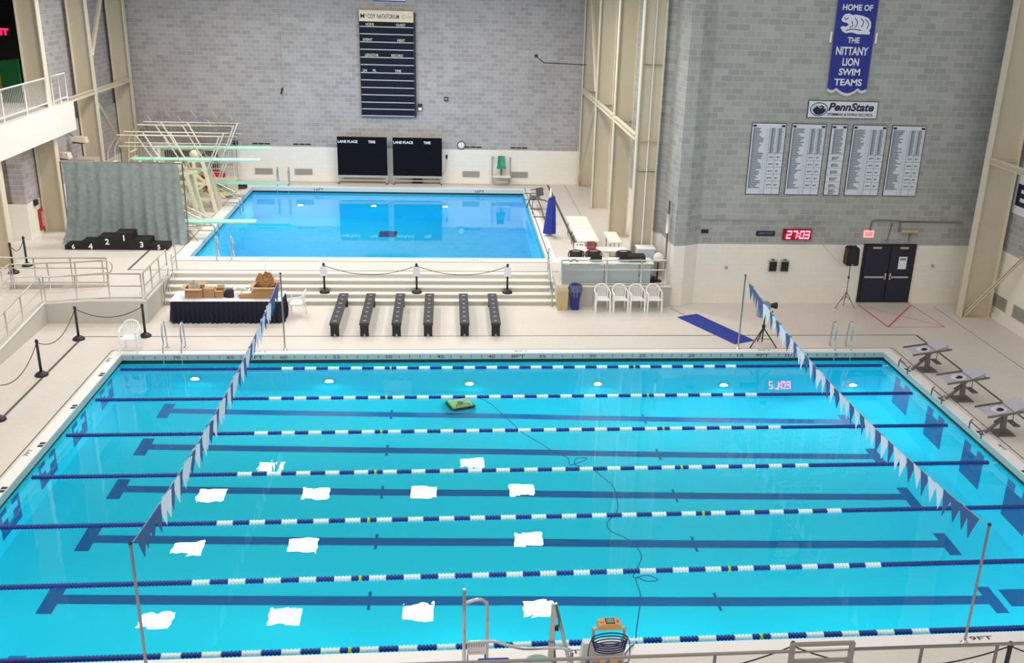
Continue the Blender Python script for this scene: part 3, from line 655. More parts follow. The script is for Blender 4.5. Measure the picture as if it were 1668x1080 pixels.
def carton(nm, x, y, z, sx, sy, sz, m, label, open_=False, rz=0, flaps=.12):
    t = thing(nm, label, 'box', (x, y, z), rz, 'boxes on the draped table')
    mb = MB(); h = .006
    if open_:
        mb.box(-sx/2, sx/2, -sy/2, sy/2, 0, h)
        mb.box(-sx/2, sx/2, -sy/2, -sy/2+h, h, sz); mb.box(-sx/2, sx/2, sy/2-h, sy/2, h, sz); mb.box(-sx/2, -sx/2+h, -sy/2+h, sy/2-h, h, sz); mb.box(sx/2-h, sx/2, -sy/2+h, sy/2-h, h, sz)
        mb.build('carton', m, t)
        for a, c in (((-sx/2, -sy/2, sz), (sx, 0, 0)), ((-sx/2, sy/2, sz), (sx, 0, 0))):
            s = -1 if a[1] < 0 else 1; MB().hexa([(a[0], a[1], sz-.004), (a[0]+sx, a[1], sz-.004), (a[0]+sx, a[1]+s*flaps, sz-.02+(.1 if s > 0 else 0)), (a[0], a[1]+s*flaps, sz-.02+(.1 if s > 0 else 0)), (a[0], a[1], sz), (a[0]+sx, a[1], sz), (a[0]+sx, a[1]+s*flaps, sz-.015+(.1 if s > 0 else 0)), (a[0], a[1]+s*flaps, sz-.015+(.1 if s > 0 else 0))]).build('flap', CARDL, t)
        MB().hexa([(-sx/2-flaps, -sy/2, sz), (-sx/2, -sy/2, sz-.004), (-sx/2, sy/2, sz-.004), (-sx/2-flaps, sy/2, sz), (-sx/2-flaps, -sy/2, sz+.005), (-sx/2, -sy/2, sz), (-sx/2, sy/2, sz), (-sx/2-flaps, sy/2, sz+.005)]).build('flap', CARDL, t)
    else:
        mb.box(-sx/2, sx/2, -sy/2, sy/2, 0, sz); mb.build('carton', m, t); box(-sx/2, sx/2, -.03, .03, sz, sz+.002).build('tape_strip', CARDL, t)
    return t
carton('cardboard_box', 1.4, 3.15, TZ, .54, .4, .31, CARD, 'open cardboard box holding crumpled wrapping at the left of the draped table', True)
carton('cardboard_box', 1.86, 3.12, TZ, .34, .3, .29, CARD, 'plain closed cardboard box second from the left on the draped table'); carton('cardboard_box', 2.17, 3.12, TZ, .24, .3, .24, CARD, 'small open cardboard box beside the black bag on the draped table', True, flaps=.05)
carton('cardboard_tray', 3.3, 3.12, TZ, 1.0, .42, .13, CARD, 'flat wide cardboard carton under the paper filled box on the draped table'); carton('cardboard_box', 3.62, 3.15, TZ+.135, .74, .5, .24, CARD, 'large open box overflowing with brown paper at the right of the draped table', True, flaps=.1)
def crumple(x, y, z, sx, sy, sz, m, label, nm, n=10, sd=1):
    rnd = random.Random(sd); vs = [(rnd.uniform(.72, 1.18)) for _ in range(400)]
    def f(u, v):
        i = int(round(u*n*2)) % (n*2); j = int(round(v*n)); k = vs[(i*31+j*17) % 400]; th = 2*PI*u; ph = PI*v
        return (sx*k*math.sin(ph)*math.cos(th), sy*k*math.sin(ph)*math.sin(th), max(0, sz*(1-math.cos(ph))*k*.5))
    mb = MB(); mb.grid(f, n*2, n); mb.sm = [False]*len(mb.sm); o = mb.build(nm, m); o.location = (x, y, z); return tag(o, label, 'wrapping paper')
crumple(3.62, 3.16, TZ+.145, .3, .2, .62, KRAFT, 'crumpled brown kraft paper sticking out of the large box', 'kraft_paper', 9, 3)
crumple(1.38, 3.15, TZ+.012, .22, .16, .46, mat('crumpled_wrap', (190, 178, 168), .6, noise=.3, nscale=9), 'crumpled pale and brown wrapping in the left box on the draped table', 'wrapping', 8, 5)
b = MB(); b.grid(lambda u, v: (.17*math.cos(2*PI*u)*(1-.35*v**3), .13*math.sin(2*PI*u)*(1-.3*v**3), .24*v), 20, 6); b.box(-.1, .1, -.08, .08, .225, .24)
o = b.build('black_bag', mat('bag_black', (44, 38, 48), .8, noise=.3, nscale=12)); o.location = (2.47, 3.1, TZ); tag(o, 'small black bag on the draped table right of the cardboard boxes', 'bag')
o = MB().box(-.14, .14, -.1, .1, 0, .012).build('paper_sheet', PAPER); o.location = (3.0, 3.12, TZ+.134); o.rotation_euler = (0, 0, .1); tag(o, 'white paper sheets lying on the flat carton on the draped table', 'paper')
b = MB(); b.grid(lambda u, v: (.09*math.cos(2*PI*u)*(1-.2*v), .08*math.sin(2*PI*u)*(1-.2*v), .16*v), 14, 4); b.box(-.07, .07, -.06, .06, .15, .16)
o = b.build('white_bag', PAPER); o.location = (2.68, 3.08, TZ); tag(o, 'small white bag between the black bag and the flat carton', 'bag')

# ------------------------------------------------------------------ bins by the steps
t = thing('trash_can', 'tan square trash can at the right foot of the steps', 'bin', (13.22, 4.08, 0))
def taper(x0, x1, y0, y1, z0, z1, k, th=None): return MB().hexa([(x0*k, y0*k, z0), (x1*k, y0*k, z0), (x1*k, y1*k, z0), (x0*k, y1*k, z0), (x0, y0, z1), (x1, y0, z1), (x1, y1, z1), (x0, y1, z1)])
taper(-.19, .19, -.17, .17, 0, .74, .86).build('bin_body', TAN, t); MB().hexa([(-.2, -.18, .7), (.2, -.18, .7), (.2, .18, .7), (-.2, .18, .7), (-.16, -.14, .83), (.16, -.14, .83), (.16, .14, .83), (-.16, .14, .83)]).build('bin_liner', mat('clear_liner', (196, 178, 150), .35, noise=.15, nscale=25), t)
t = thing('recycling_bin', 'narrow blue recycling bin with a loose grey liner next to the tan can', 'bin', (13.66, 4.12, 0))
taper(-.15, .15, -.17, .17, 0, .62, .8).build('bin_body', BINB, t)
b = MB(); b.grid(lambda u, v: ((.17+.035*math.sin(u*44))*math.cos(2*PI*u)*(1+.2*math.sin(v*3)), (.18+.03*math.sin(u*57))*math.sin(2*PI*u), .46+.42*v), 40, 6); b.build('bin_liner', BAG, t)

# ------------------------------------------------------------------ timing table on the upper deck
t = thing('timing_table', 'long table with three grey front panels behind the railing on the upper deck', 'table', (14.8, 4.95, UZ))
box(-1.62, 1.6, -.36, .4, .70, .735).build('table_top', TABLEW, t)
for a, c in ((-1.58, -.12), (-.08, 1.08), (1.12, 1.5)): box(a, c, -.385, -.365, .06, .69).build('front_panel', GREYP, t)
for sx in (-1.5, 0, 1.5):
    for sy in (-.3, .34): MB().tube([(sx, sy, 0), (sx, sy, .7)], .018, 8).build('leg', GUN, t)
TT = UZ+.737
def mesh_chair(x, y, label):
    t = thing('office_chair', label, 'chair', (x, y, UZ), group='black mesh chairs at the timing table')
    box(-.23, .23, -.22, .22, .42, .48).build('seat', BLACK, t); MB().grid(lambda u, v: ((u-.5)*.46, -.22-.05*math.sin(PI*u)*0+.06*(2*u-1)**2, .55+.36*v), 8, 4).build('back_mesh', mat('chair_mesh', (56, 52, 52), .8), t)
    MB().tube(smooth([(-.23, .02-.18, .55), (-.24, -.17, .9), (.24, -.17, .9), (.23, -.16, .55)], 3), .02, 6).build('back_frame', BLACK, t)
    MB().tube([(0, 0, .1), (0, 0, .42)], .03, 8).build('gas_column', BLACK, t)
    for k in range(5): MB().bar((0, 0, .09), (.26*math.cos(k*1.2566), .26*math.sin(k*1.2566), .05), .05, .04).build('base_arm', BLACK, t)
mesh_chair(13.82, 5.7, 'black mesh chair leftmost behind the timing table'); mesh_chair(14.44, 5.72, 'black mesh chair second from left behind the timing table'); mesh_chair(15.5, 5.7, 'black mesh chair behind the timing table left of the column')
def laptop(x, y, label, sx=.36, sz=.2):
    t = thing('laptop', label, 'laptop', (x, y, TT)); box(-sx/2, sx/2, -.1, .14, 0, .02).build('keyboard_base', BLACK, t); MB().hexa([(-sx/2, -.12, .02), (sx/2, -.12, .02), (sx/2, -.1, .02), (-sx/2, -.1, .02), (-sx/2, -.18, sz), (sx/2, -.18, sz), (sx/2, -.165, sz), (-sx/2, -.165, sz)]).build('screen_lid', BLACK, t)
laptop(14.42, 4.93, 'open black laptop, back of lid seen, left half of the timing table', .4, .22); laptop(15.4, 4.93, 'open black laptop in front of the right mesh chair on the timing table', .36, .2)
t = thing('printer', 'low wide black console at the right end of the timing table', 'printer', (15.86, 4.95, TT)); MB().hexa([(-.28, -.2, 0), (.28, -.2, 0), (.28, .2, 0), (-.28, .2, 0), (-.3, -.17, .19), (.27, -.17, .19), (.27, .18, .22), (-.3, .18, .22)]).build('housing', BLACK, t); box(-.2, .2, -.203, -.19, .1, .13).build('front_slot', GUN, t)
o = box(-.2, .1, -.1, .1, 0, .012).build('paper_sheet', PAPER); o.location = (14.0, 4.85, TT); tag(o, 'white paper sheets on the left end of the timing table', 'paper')
t = thing('headset', 'black headset lying on papers at the left end of the timing table', 'headset', (13.66, 4.8, TT)); MB().tube(smooth([(-.1, 0, .03), (-.06, .02, .07), (.06, .02, .07), (.1, 0, .03)], 3), .012, 6).build('headband', BLACK, t)
for s in (-1, 1): MB().lathe([(.045, 0), (.05, .02), (.03, .04)], (s*.11, 0, 0)).build('ear_cup', BLACK, t)
o = MB().lathe([(.028, 0), (.03, .12), (.012, .16), (.012, .19)]).build('water_bottle', mat('bottle_white', (230, 232, 232), .3)); o.location = (14.78, 4.85, TT); tag(o, 'small white bottle in the middle of the timing table', 'bottle')
t = thing('equipment_cart', 'grey box cabinet with white lid against the column behind the timing table', 'cabinet', (16.3, 5.76, UZ)); box(-.3, .3, -.25, .25, .05, .98).build('cabinet_body', mat('cabinet_grey', (198, 204, 212), .5), t); box(-.32, .32, -.27, .27, .98, 1.02).build('cabinet_lid', PAPER, t)
for sx in (-.25, .25):
    for sy in (-.2, .2): MB().lathe([(.04, -.02), (.04, .02)], (sx, sy, .04), 'x', 12).build('caster', BLACK, t)

# folding tables on the right of the diving pool
def folding(x0, x1, y0, y1, label, h=.735, sk=0):
    cx, cyy = (x0+x1)/2, (y0+y1)/2; t = thing('folding_table', label, 'table', (cx, cyy, UZ), sk, 'white folding tables'); a, c = (x1-x0)/2, (y1-y0)/2
    MB().prism([(-a+.05, -c), (a-.05, -c), (a, -c+.05), (a, c-.05), (a-.05, c), (-a+.05, c), (-a, c-.05), (-a, -c+.05)], lambda p, q, z: (p, q, z), h-.045, h).build('table_top', TABLEW, t)
    L2 = 'y' if c > a else 'x'
    for s in (-1, 1):
        for q in (-1, 1):
            p = (q*(a-.08), s*(c-.3)) if c > a else (q*(a-.3), s*(c-.06)); MB().tube([(p[0], p[1], 0), (p[0], p[1], h-.045)], .016, 8).build('leg', GUN, t)
        if c > a: MB().tube([(-a+.08, s*(c-.3), .12), (a-.08, s*(c-.3), .12)], .014, 6).build('cross_bar', GUN, t)
    return t
folding(14.12, 14.95, 9.55, 11.5, 'long white folding table, farther of two end to end, beside the diving pool'); folding(14.12, 14.95, 7.55, 9.5, 'long white folding table, nearer of two end to end, beside the diving pool')
folding(15.3, 15.78, 7.4, 9.0, 'white folding table half hidden behind the nearest column'); folding(13.95, 15.75, 5.95+.2, 6.75, 'white folding table right behind the mesh chairs')
t = thing('lap_counter', 'white lap counter plate with black digits on the table behind the mesh chairs', 'lap counter', (14.05, 6.45, UZ+.735)); MB().hexa([(-.18, -.02, 0), (.2, -.02, 0), (.2, .02, 0), (-.18, .02, 0), (-.18, .08, .2), (.2, .08, .2), (.2, .1, .2), (-.18, .1, .2)]).build('plate', WHITE, t); text('69', 'digits', BLACK, t, (.01, .012, .05), .12, .26, (PI/2-.4, 0, 0), align='CENTER', world=False)
t = thing('red_crate', 'small red crate on the table beside the lap counter', 'crate', (14.48, 6.45, UZ+.735)); CR = mat('crate_red', (176, 58, 78), .5); m = MB(); m.box(-.15, .15, -.12, .12, 0, .02)
for z in (.06, .13, .2): m.box(-.15, .15, -.12, -.105, z, z+.045); m.box(-.15, .15, .105, .12, z, z+.045); m.box(-.15, -.135, -.105, .105, z, z+.045); m.box(.135, .15, -.105, .105, z, z+.045)
for sx in (-.143, .143):
    for sy in (-.112, .112): m.box(sx-.007, sx+.007, sy-.008, sy+.008, .02, .245)
m.build('crate_body', CR, t)
t = thing('pedestal_fan', 'white fan on a dark stand in the corner right of the timing table', 'fan', (16.62, 4.95, UZ)); MB().lathe([(.17, 0), (.17, .03), (.04, .05), (.025, .1)]).build('fan_base', BLACKM, t); MB().lathe([(.03, .08), (.03, .72)], seg=10).build('fan_pole', BLACKM, t)
MB().lathe([(.02, -.045), (.15, -.04), (.17, -.015), (.17, .015), (.08, .04), (.06, .12), (.02, .13)], (0, 0, .86), 'y', 18).build('fan_head', WHITE, t)
t = thing('cable_pile', 'dark low bundle of cables and cans on the floor right of the grey panels', 'cable pile', (16.45, 4.75, UZ))
for i in range(5): MB().tube(arc((.02*i-.05, .02*i, .03+.035*i), .1+.015*(i % 2), 0, 2*PI, 16, 'xy'), .016, 6).build('cable_loop', BLACK, t)
MB().tube([(-.05, .05, .18), (-.1, .08, .6)], .01, 6).build('loose_cable', mat('cable_tan', (150, 138, 98), .7), t); 

# ------------------------------------------------------------------ scoreboard and back wall
YB = 21.6
t = thing('scoreboard', 'tall dark scoreboard with cream header high on the back wall', 'scoreboard', (6.5, YB, 4.0)); hx = 1.25
pan = box(-hx, hx, -.2, -.002, 0, 4.36).build('panel', BOARD, t); hd = box(-hx-.01, hx+.01, -.205, -.002, 4.36, 4.86).build('header', mat('header_cream', (238, 218, 190), .5, noise=.03), t)
box(hx, hx+.1, -.16, -.002, 0, 4.8).build('side_case', BLACKM, t); box(-hx-.03, -hx, -.16, -.002, 0, 4.8).build('side_case', BLACKM, t)
for z in (4.13, 3.8, 3.44, 3.10, 2.74, 2.4, 2.03, 1.69, 1.34, 1.0, .65, .33, .01): box(-hx, hx, -.212, -.2, z-.025, z+.02).build('divider_strip', SILVER, pan)
text('M', 'header_letters', INK, hd, (-1.2, -.206, 4.5), .2, .19, world=False); text('C', 'header_letters', INK, hd, (-.99, -.206, 4.6), .1, .09, world=False)
text('COY', 'header_letters', INK, hd, (-.87, -.206, 4.5), .2, .37, world=False); text('NATATORIUM', 'header_letters', INK, hd, (-.43, -.206, 4.5), .2, 1.02, world=False)
MB().tube(arc((.8, -.206, 4.6), .07, .5, 5.6, 14), .012, 5).build('header_logo', INKG, hd); text('COLORADO', 'header_letters', INKG, hd, (.9, -.206, 4.57), .06, .28, world=False)
YEL = mat('board_letters', (226, 226, 190), .6)
for s, x, z, wd_ in (('HOME', -.96, 4.17, .38), ('GUEST', .45, 4.17, .44), ('EVENT', -1.1, 3.48, .43), ('HEAT', .5, 3.48, .34), ('LENGTHS', -1.03, 2.78, .62), ('RECORD', .2, 2.78, .54), ('LN', -1.15, 2.07, .18), ('PL', -.68, 2.07, .16), ('TIME', .35, 2.07, .3)): text(s, 'board_letters', YEL, pan, (x, -.204, z), .12, wd_, world=False)
def timing_board(x, label):
    t = thing('timing_board', label, 'scoreboard', (x, 21.15, UZ), group='wheeled black timing boards')
    dp = box(-1.19, 1.19, -.08, .06, .42, 2.26).build('display_panel', BOARD2, t); box(-1.22, 1.22, -.06, .08, .3, .42).build('lower_frame', GREYV, t)
    for s in (-1, 1):
        MB().bar((s*1.16, .0, .1), (s*1.16, 0, .42), .06, .06).build('upright', ALU, t); MB().bar((s*1.16, -.3, .1), (s*1.16, .3, .1), .06, .06).build('foot', ALU, t)
        for y in (-.26, .26): MB().lathe([(.055, -.02), (.055, .02)], (s*1.16, y, .055), 'x', 12).build('caster', BLACK, t)
    MB().bar((-1.16, 0, .16), (1.16, 0, .16), .05, .05).build('cross_bar', ALU, t)
    for s, a, wd_ in (('LANE', -1.15, .4), ('PLACE', -.69, .48), ('TIME', .3, .34)): text(s, 'board_letters', PAPER, dp, (a, -.082, 1.98), .13, wd_, world=False, bold=.03)
timing_board(5.22, 'left of two wheeled black timing boards against the back wall'); timing_board(7.88, 'right of two wheeled black timing boards against the back wall')
o = box(7.62, 8.1, 21.3, 21.5, UZ, UZ+.26).build('control_box', BLACK); tag(o, 'black box on the floor under the right timing board', 'box')
for x, s in ((.4, 'far left'), (2.31, 'second from the left'), (10.51, 'right of the timing boards'), (12.93, 'rightmost, behind the lifeguard chair')):
    t = thing('wall_grille', 'pale grey low wall grille on the white back wall, '+s, 'vent', (x, 21.57, 1.2), group='low wall grilles'); gp = box(-.43, .43, -.02, 0, -.15, .15).build('grille_plate', GREYV, t)
    m = MB()
    for k in range(7): m.box(-.4, .4, -.028, -.02, -.13+.04*k, -.115+.04*k)
    m.build('louvers', mat('louver_grey', (150, 146, 138), .6), gp)
for x, s in ((.35, 'far left'), (2.3, 'left of the timing boards'), (10.6, 'next to the round wall clock'), (12.87, 'above the lifeguard chair')):
    t = thing('slot_vent', 'thin dark slot vent above the white wall band, '+s, 'vent', (x, YB, 2.54), group='dark slot vents'); fr_ = box(-.45, .45, -.012, 0, -.06, .06).build('frame', GREYV, t)
    for k in range(3): box(-.42+.29*k, -.16+.29*k, -.016, -.008, -.035, .035).build('slot', BLACK, fr_)
t = thing('pace_clock', 'round white wall clock on the back wall right of the timing boards', 'clock', (10.02, YB, 2.62)); MB().lathe([(.2, -.06), (.2, 0), (.15, 0)], axis='y', seg=24).build('clock_rim', BLACK, t); MB().lathe([(.01, -.064), (.165, -.064), (.165, -.058)], axis='y', seg=24).build('clock_face', PAPER, t)
MB().bar((0, -.067, -.01), (0, -.067, .11), .012, .006).build('clock_hand', BLACK, t)
t = thing('hanging_rope', 'thin rope with black handle hanging in front of the back wall left of the scoreboard', 'rope', (1.5, 21.45, 4.95)); MB().tube([(0, 0, .25), (.06, 0, 8)], .012, 6).build('rope', mat('rope_pale', (190, 180, 174), .8), t); MB().tube([(-.05, 0, -.02), (.04, 0, .28)], .035, 8).build('handle', BLACK, t)
t = thing('wall_speaker', 'small dark box on the back wall right of the scoreboard', 'speaker', (9.29, YB, 4.85)); box(-.1, .1, -.1, 0, -.08, .1).build('housing', BLACKM, t); box(-.06, .06, -.11, -.1, -.03, .05).build('front', GREYV, t)
t = thing('junction_box', 'small black and white box at the lower right corner of the scoreboard', 'box', (8.02, YB, 4.35)); box(-.1, .1, -.12, 0, -.05, .25).build('housing', BLACK, t); box(-.08, .08, -.13, -.12, -.05, .08).build('white_label', PAPER, t)
t = thing('wall_phone', 'small dark handset with dangling cord right of the timing boards', 'phone', (9.3, 21.57, 2.05)); MB().lathe([(.03, -.1), (.05, -.08), (.05, .08), (.03, .1)]).build('handset', BLACKM, t); MB().tube(smooth([(0, -.02, -.1), (-.05, -.05, -.6), (-.3, -.05, -1.0), (-.5, -.04, -1.15)]), .012, 6).build('cord', GREYV, t)
t = thing('cable_boom', 'thin dark boom with wire reaching left from the farthest right column', 'boom', (15.85, 20.0, 6.75)); MB().tube([(0, 0, 0), (-2.0, 0, .05), (-2.36, 0, .32)], .025, 6).build('boom_arm', BLACKM, t); MB().tube([(-2.02, 0, .05), (-1.6, .3, -2.0)], .012, 6).build('stay_wire', GREYV, t); box(-2.45, -2.3, -.06, .06, .28, .42).build('pulley_block', BLACK, t)
for x, s in ((-.75, 'left'),):
    o = box(-.98, -.75, 21.5, 21.6, 2.5, 2.66).build('outlet_box', BLACK); tag(o, 'small black box high on the back wall behind the diving stands', 'box')
t = thing('window_panel', 'pale blue edged sign above the scoreboard, cut by the top of the view', 'sign', (6.65, YB, 9.35)); box(-.72, .72, -.05, 0, -.04, .9).build('sign_face', PAPER, t); box(-.74, .74, -.055, 0, -.08, -.04).build('sign_edge', RBLUE, t)

# ------------------------------------------------------------------ record boards, banner and fittings on the front block wall
YW = 4.78
RB = [(19.4, 20.58), (20.76, 21.95), (22.13, 22.69), (22.87, 24.07), (24.24, 25.43)]
RL = ('first from the left', 'second from the left', 'narrow middle one', 'fourth from the left', 'last on the right')
rnd = random.Random(4)
for (x0, x1), l in zip(RB, RL):
    wd_ = x1-x0; t = thing('record_board', 'white swimming record board with grey rows, '+l+' of five', 'sign', ((x0+x1)/2, YW, 3.9), group='record boards'); a = wd_/2; H = 2.4
    box(-a, a, -.03, -.001, 0, H).build('board', BLACKM, t); box(-a+.02, a-.02, -.034, -.03, .02, H-.02).build('white_face', mat('record_white', (214, 220, 228), .5, noise=.02), t)
    wf = kids(t)[-1] if kids(t)[-1].name.startswith('white_face') else [k for k in kids(t) if k.name.startswith('white_face')][0]
    n = 38; nar = wd_ < .8; GR_ = INKG
    for q in (-1, 1): box(min(q*(a-.04), q*(a-.16)), max(q*(a-.04), q*(a-.16)), -.037, -.034, H-.13, H-.06).build('corner_letters', INK, wf)
    rag = lambda x0, z1, rows, w0, w1: [(x0, z1)]+[pt for i in range(rows) for w_ in [rnd.uniform(w0, w1)] for pt in ((x0+w_, z1-.055*i), (x0+w_, z1-.055*i-.04), (x0+.06, z1-.055*i-.04), (x0+.06, z1-.055*i-.055))]+[(x0, z1-.055*rows)]
    fy = lambda a_, c, q: (a_, q, c)
    def block(x0, z1, rows, w0, w1): MB().prism(list(reversed(rag(x0, z1, rows, w0, w1))), fy, -.034, -.037).build('record_text', GR_, wf)
    if nar:
        block(-a+.1, H-.16, 15, .26, .34)
        for k in range(5): block(-.14, H-1.08-.235*k, 2, .2, .28)
        block(-.12, H-2.2, 3, .18, .26)
    else:
        block(-a+.06, H-.16, 37, .2, .42); block(a-.5, H-.16, 15, .12, .15); block(a-.25, H-.16, 15, .11, .14)
        for k in range(5): block(a-.49, H-1.1-.235*k, 1, .15, .17); block(a-.23, H-1.1-.235*k, 1, .1, .12)
    m = MB()
    for i in range(n+2):
        z = H-.2-i*.055
        if not nar: m.box(-a+.5 if i < 15 else -a+.46, a-.55 if i > 15 else a-.02, -.0355, -.034, z, z+.005)
    for k in range(6): z = H-1.0-.235*k; m.box((a-.55) if not nar else -a+.02, a-.02, -.0355, -.034, z, z+.012)
    if not nar:
        for x in (a-.55, a-.29): m.box(x, x+.01, -.0355, -.034, .02, H-.14)
    m.build('rule_lines', mat('rule_grey', (92, 100, 116), .7), wf)
t = thing('name_sign', 'white sign with oval emblem and dark lettering above the record boards', 'sign', (22.43, YW, 6.5)); box(-1.2, 1.2, -.04, -.001, 0, .57).build('sign_frame', BLACKM, t); sf = box(-1.18, 1.18, -.044, -.04, .02, .55).build('sign_face', mat('sign_white', (222, 226, 234), .5, noise=.01), t)
ell = lambda cx, cz, rx, rz_, n=28, a0=0, a1=2*PI: [(cx+rx*math.cos(a0+(a1-a0)*i/n), cz+rz_*math.sin(a0+(a1-a0)*i/n)) for i in range(n)]
fr = lambda y0: (lambda a, c, q: (a, q, c))
MB().tube([(p[0], -.046, p[1]) for p in ell(-.82, .285, .29, .21)], .014, 6, closed=True).build('emblem_ring', INK, sf)
MB().prism([(-1.0, .2), (-.93, .12), (-.78, .1), (-.66, .15), (-.58, .24), (-.6, .32), (-.68, .3), (-.64, .37), (-.74, .42), (-.8, .38), (-.9, .42), (-1.0, .36), (-1.04, .28)], fr(0), -.048, -.044).build('emblem_head', INK, sf)
MB().tube(smooth([(-1.02, -.049, .3), (-.9, -.049, .4), (-.8, -.049, .33), (-.72, -.049, .36)]), .012, 5).build('emblem_line', PAPER, sf)
text('PennState', 'sign_letters', INK, sf, (-.5, -.046, .24), .27, 1.56, shear=.22, bold=.035, world=False); text('SWIMMING & DIVING RECORDS', 'sign_letters', INK, sf, (-.52, -.046, .08), .095, 1.56, bold=.02, world=False)
t = thing('blue_banner', 'long royal blue hanging banner with white lettering and scalloped white hem', 'banner', (22.46, YW-.03, 7.3)); a = .67
sc = [(-a, .18)]+[(-a+.30*i/5, .18-.08*math.sin(PI*i/5)+.02) for i in range(1, 5)]+[(-a+.3, .2)]+[(-.37+.74*i/8, .2-.17*math.sin(PI*i/8)) for i in range(1, 8)]+[(.37, .2)]+[(.37+.3*i/5, .18-.08*math.sin(PI*i/5)+.02) for i in range(1, 5)]+[(a, .18)]
cloth = lambda a_, c, q: (a_, q-.02-.012*math.sin(a_*9), c)
MB().prism([(x, z-.1) for x, z in sc]+[(a, .5), (-a, .5)], cloth, -.02, -.012).build('white_hem', mat('hem_white', (214, 212, 206), .7), t)
bcl = MB().prism(sc+[(a, 3.6), (-a, 3.6)], cloth, -.032, -.02).build('banner_cloth', mat('banner_blue', (40, 52, 142), .75, noise=.06), t)
BWH = mat('banner_white', (226, 230, 240), .7, noise=.02)
for s, z, h, wd_ in (('HOME OF', 2.62, .19, 1.0), ('THE', 1.62, .18, .4), ('NITTANY', 1.24, .26, 1.08), ('LION', .9, .25, .56), ('SWIM', .6, .22, .72), ('TEAMS', .27, .22, .94)): text(s, 'banner_letters', BWH, bcl, (.0, -.068, z), h, wd_, bold=.03, align='CENTER', world=False)
LION = [(-.5, 2.1), (-.42, 1.98), (-.3, 1.92), (-.1, 1.95), (.1, 1.9), (.5, 1.9), (.52, 1.97), (.47, 2.0), (.52, 2.12), (.5, 2.28), (.4, 2.4), (.22, 2.46), (.0, 2.5), (-.16, 2.48), (-.26, 2.53), (-.4, 2.5), (-.46, 2.42), (-.5, 2.32), (-.42, 2.26), (-.3, 2.24), (-.22, 2.18), (-.32, 2.12), (-.42, 2.14)]
lf_ = MB().prism(LION, fr(0), -.07, -.06).build('lion_figure', BWH, bcl); m = MB()
for p in (((-.05, 2.4), (.05, 2.25), (-.02, 2.1)), ((.15, 2.38), (.25, 2.28), (.2, 2.12)), ((.3, 2.36), (.42, 2.24), (.4, 2.08)), ((-.3, 2.0), (-.1, 2.05), (.2, 2.02)), ((-.4, 2.4), (-.34, 2.34), (-.28, 2.4)), ((-.15, 2.3), (-.1, 2.16), (-.2, 2.1))): m.tube(smooth([(q[0], -.071, q[1]) for q in p]), .014, 5)
m.build('lion_lines', mat('banner_blue', (0, 0, 0)), bcl)
for s in (-1, 1): box(s*.76-.03, s*.76+.03, -.05, 0, 1.62, 1.95).build('banner_bracket', PAPER, t)
# running clock 27:03
t = thing('pace_timer', 'glowing red digital timer on the front block wall reading 27:03', 'clock', (21.38, YW, 2.33)); tc_ = box(-.5, .5, -.09, -.001, 0, .38).build('timer_case', mat('timer_case', (120, 22, 30), .4), t)
LED = mat('timer_led', (255, 62, 98), .4, emit=22, noise=0); m = MB()
SEG = {'2': 'abged', '7': 'abc', '0': 'abcdef', '3': 'abgcd'}
def seg7(m, ch, x, z, w_, h, y0=-.1, y1=-.091, k=.03, sh=.12):
    S = dict(a=((0, h), (w_, h)), b=((w_, h), (w_, h/2)), c=((w_, h/2), (w_, 0)), d=((0, 0), (w_, 0)), e=((0, 0), (0, h/2)), f=((0, h/2), (0, h)), g=((0, h/2), (w_, h/2)))
    for s in SEG[ch]:
        (a, b_), (c, d_) = S[s]; p = Vector((x+a+b_*sh, (y0+y1)/2, z+b_)); q = Vector((x+c+d_*sh, (y0+y1)/2, z+d_)); e = (q-p).normalized()*k*.3; m.bar(p-e, q+e, y1-y0 if abs(a-c) < .001 else k*1.0, k*1.5 if abs(a-c) < .001 else k)
for ch, x in zip('2703', (-.38, -.17, .08, .27)): 
    S_ = MB(); seg7(S_, ch, x, .07, .13, .24, k=.033); S_.build('digit', LED, tc_)
m = MB(); m.box(.01, .045, -.1, -.091, .12, .155); m.box(.02, .055, -.1, -.091, .22, .255); m.build('colon', LED, tc_)
t = thing('exit_sign', 'small glowing red exit sign left of the top of the double doors', 'sign', (23.96, YW, 2.43)); box(-.18, .18, -.06, -.001, 0, .25).build('sign_box', mat('exit_box', (250, 190, 190), .4, emit=.5, noise=0), t); text('EXIT', 'sign_letters', mat('exit_red', (255, 40, 70), .4, emit=2, noise=0), t, (0, -.062, .06), .13, .26, align='CENTER', world=False, bold=.02)
t = thing('team_plaque', 'small dark plaque with faint lettering left of the red timer', 'sign', (20.27, YW, 2.45)); box(-.33, .33, -.03, -.001, 0, .17).build('plaque', INK, t); text('PENN STATE', 'plaque_letters', INKG, t, (0, -.031, .06), .07, .5, align='CENTER', world=False)
t = thing('wall_vent', 'small square dark vent near the left end of the front block wall', 'vent', (18.12, YW, 2.5)); box(-.16, .16, -.03, -.001, 0, .2).build('vent_frame', GREYV, t); box(-.13, .13, -.035, -.03, .03, .17).build('vent_opening', BLACK, t)
for x, s in ((20.64, 'left'), (21.06, 'right')):
    t = thing('wall_cabinet', '%s of two small black boxes on the white wall under the timer' % s, 'box', (x, YW, 1.19), group='small black wall boxes'); box(-.15, .15, -.1, -.001, 0, .4).build('housing', GREYV, t); box(-.13, .13, -.105, -.1, .02, .36).build('dark_face', BLACK, t); box(-.05, .05, -.09, -.02, .4, .43).build('top_tab', BLACK, t)
for x, z, s in ((19.0, 1.25, 'left part of the white front wall'), (26.5, 1.35, 'white wall right of the double doors')):
    o = box(x-.05, x+.05, YW-.03, YW-.001, z, z+.11).build('switch_plate', GREYV); tag(o, 'small grey switch plate on the '+s, 'switch')
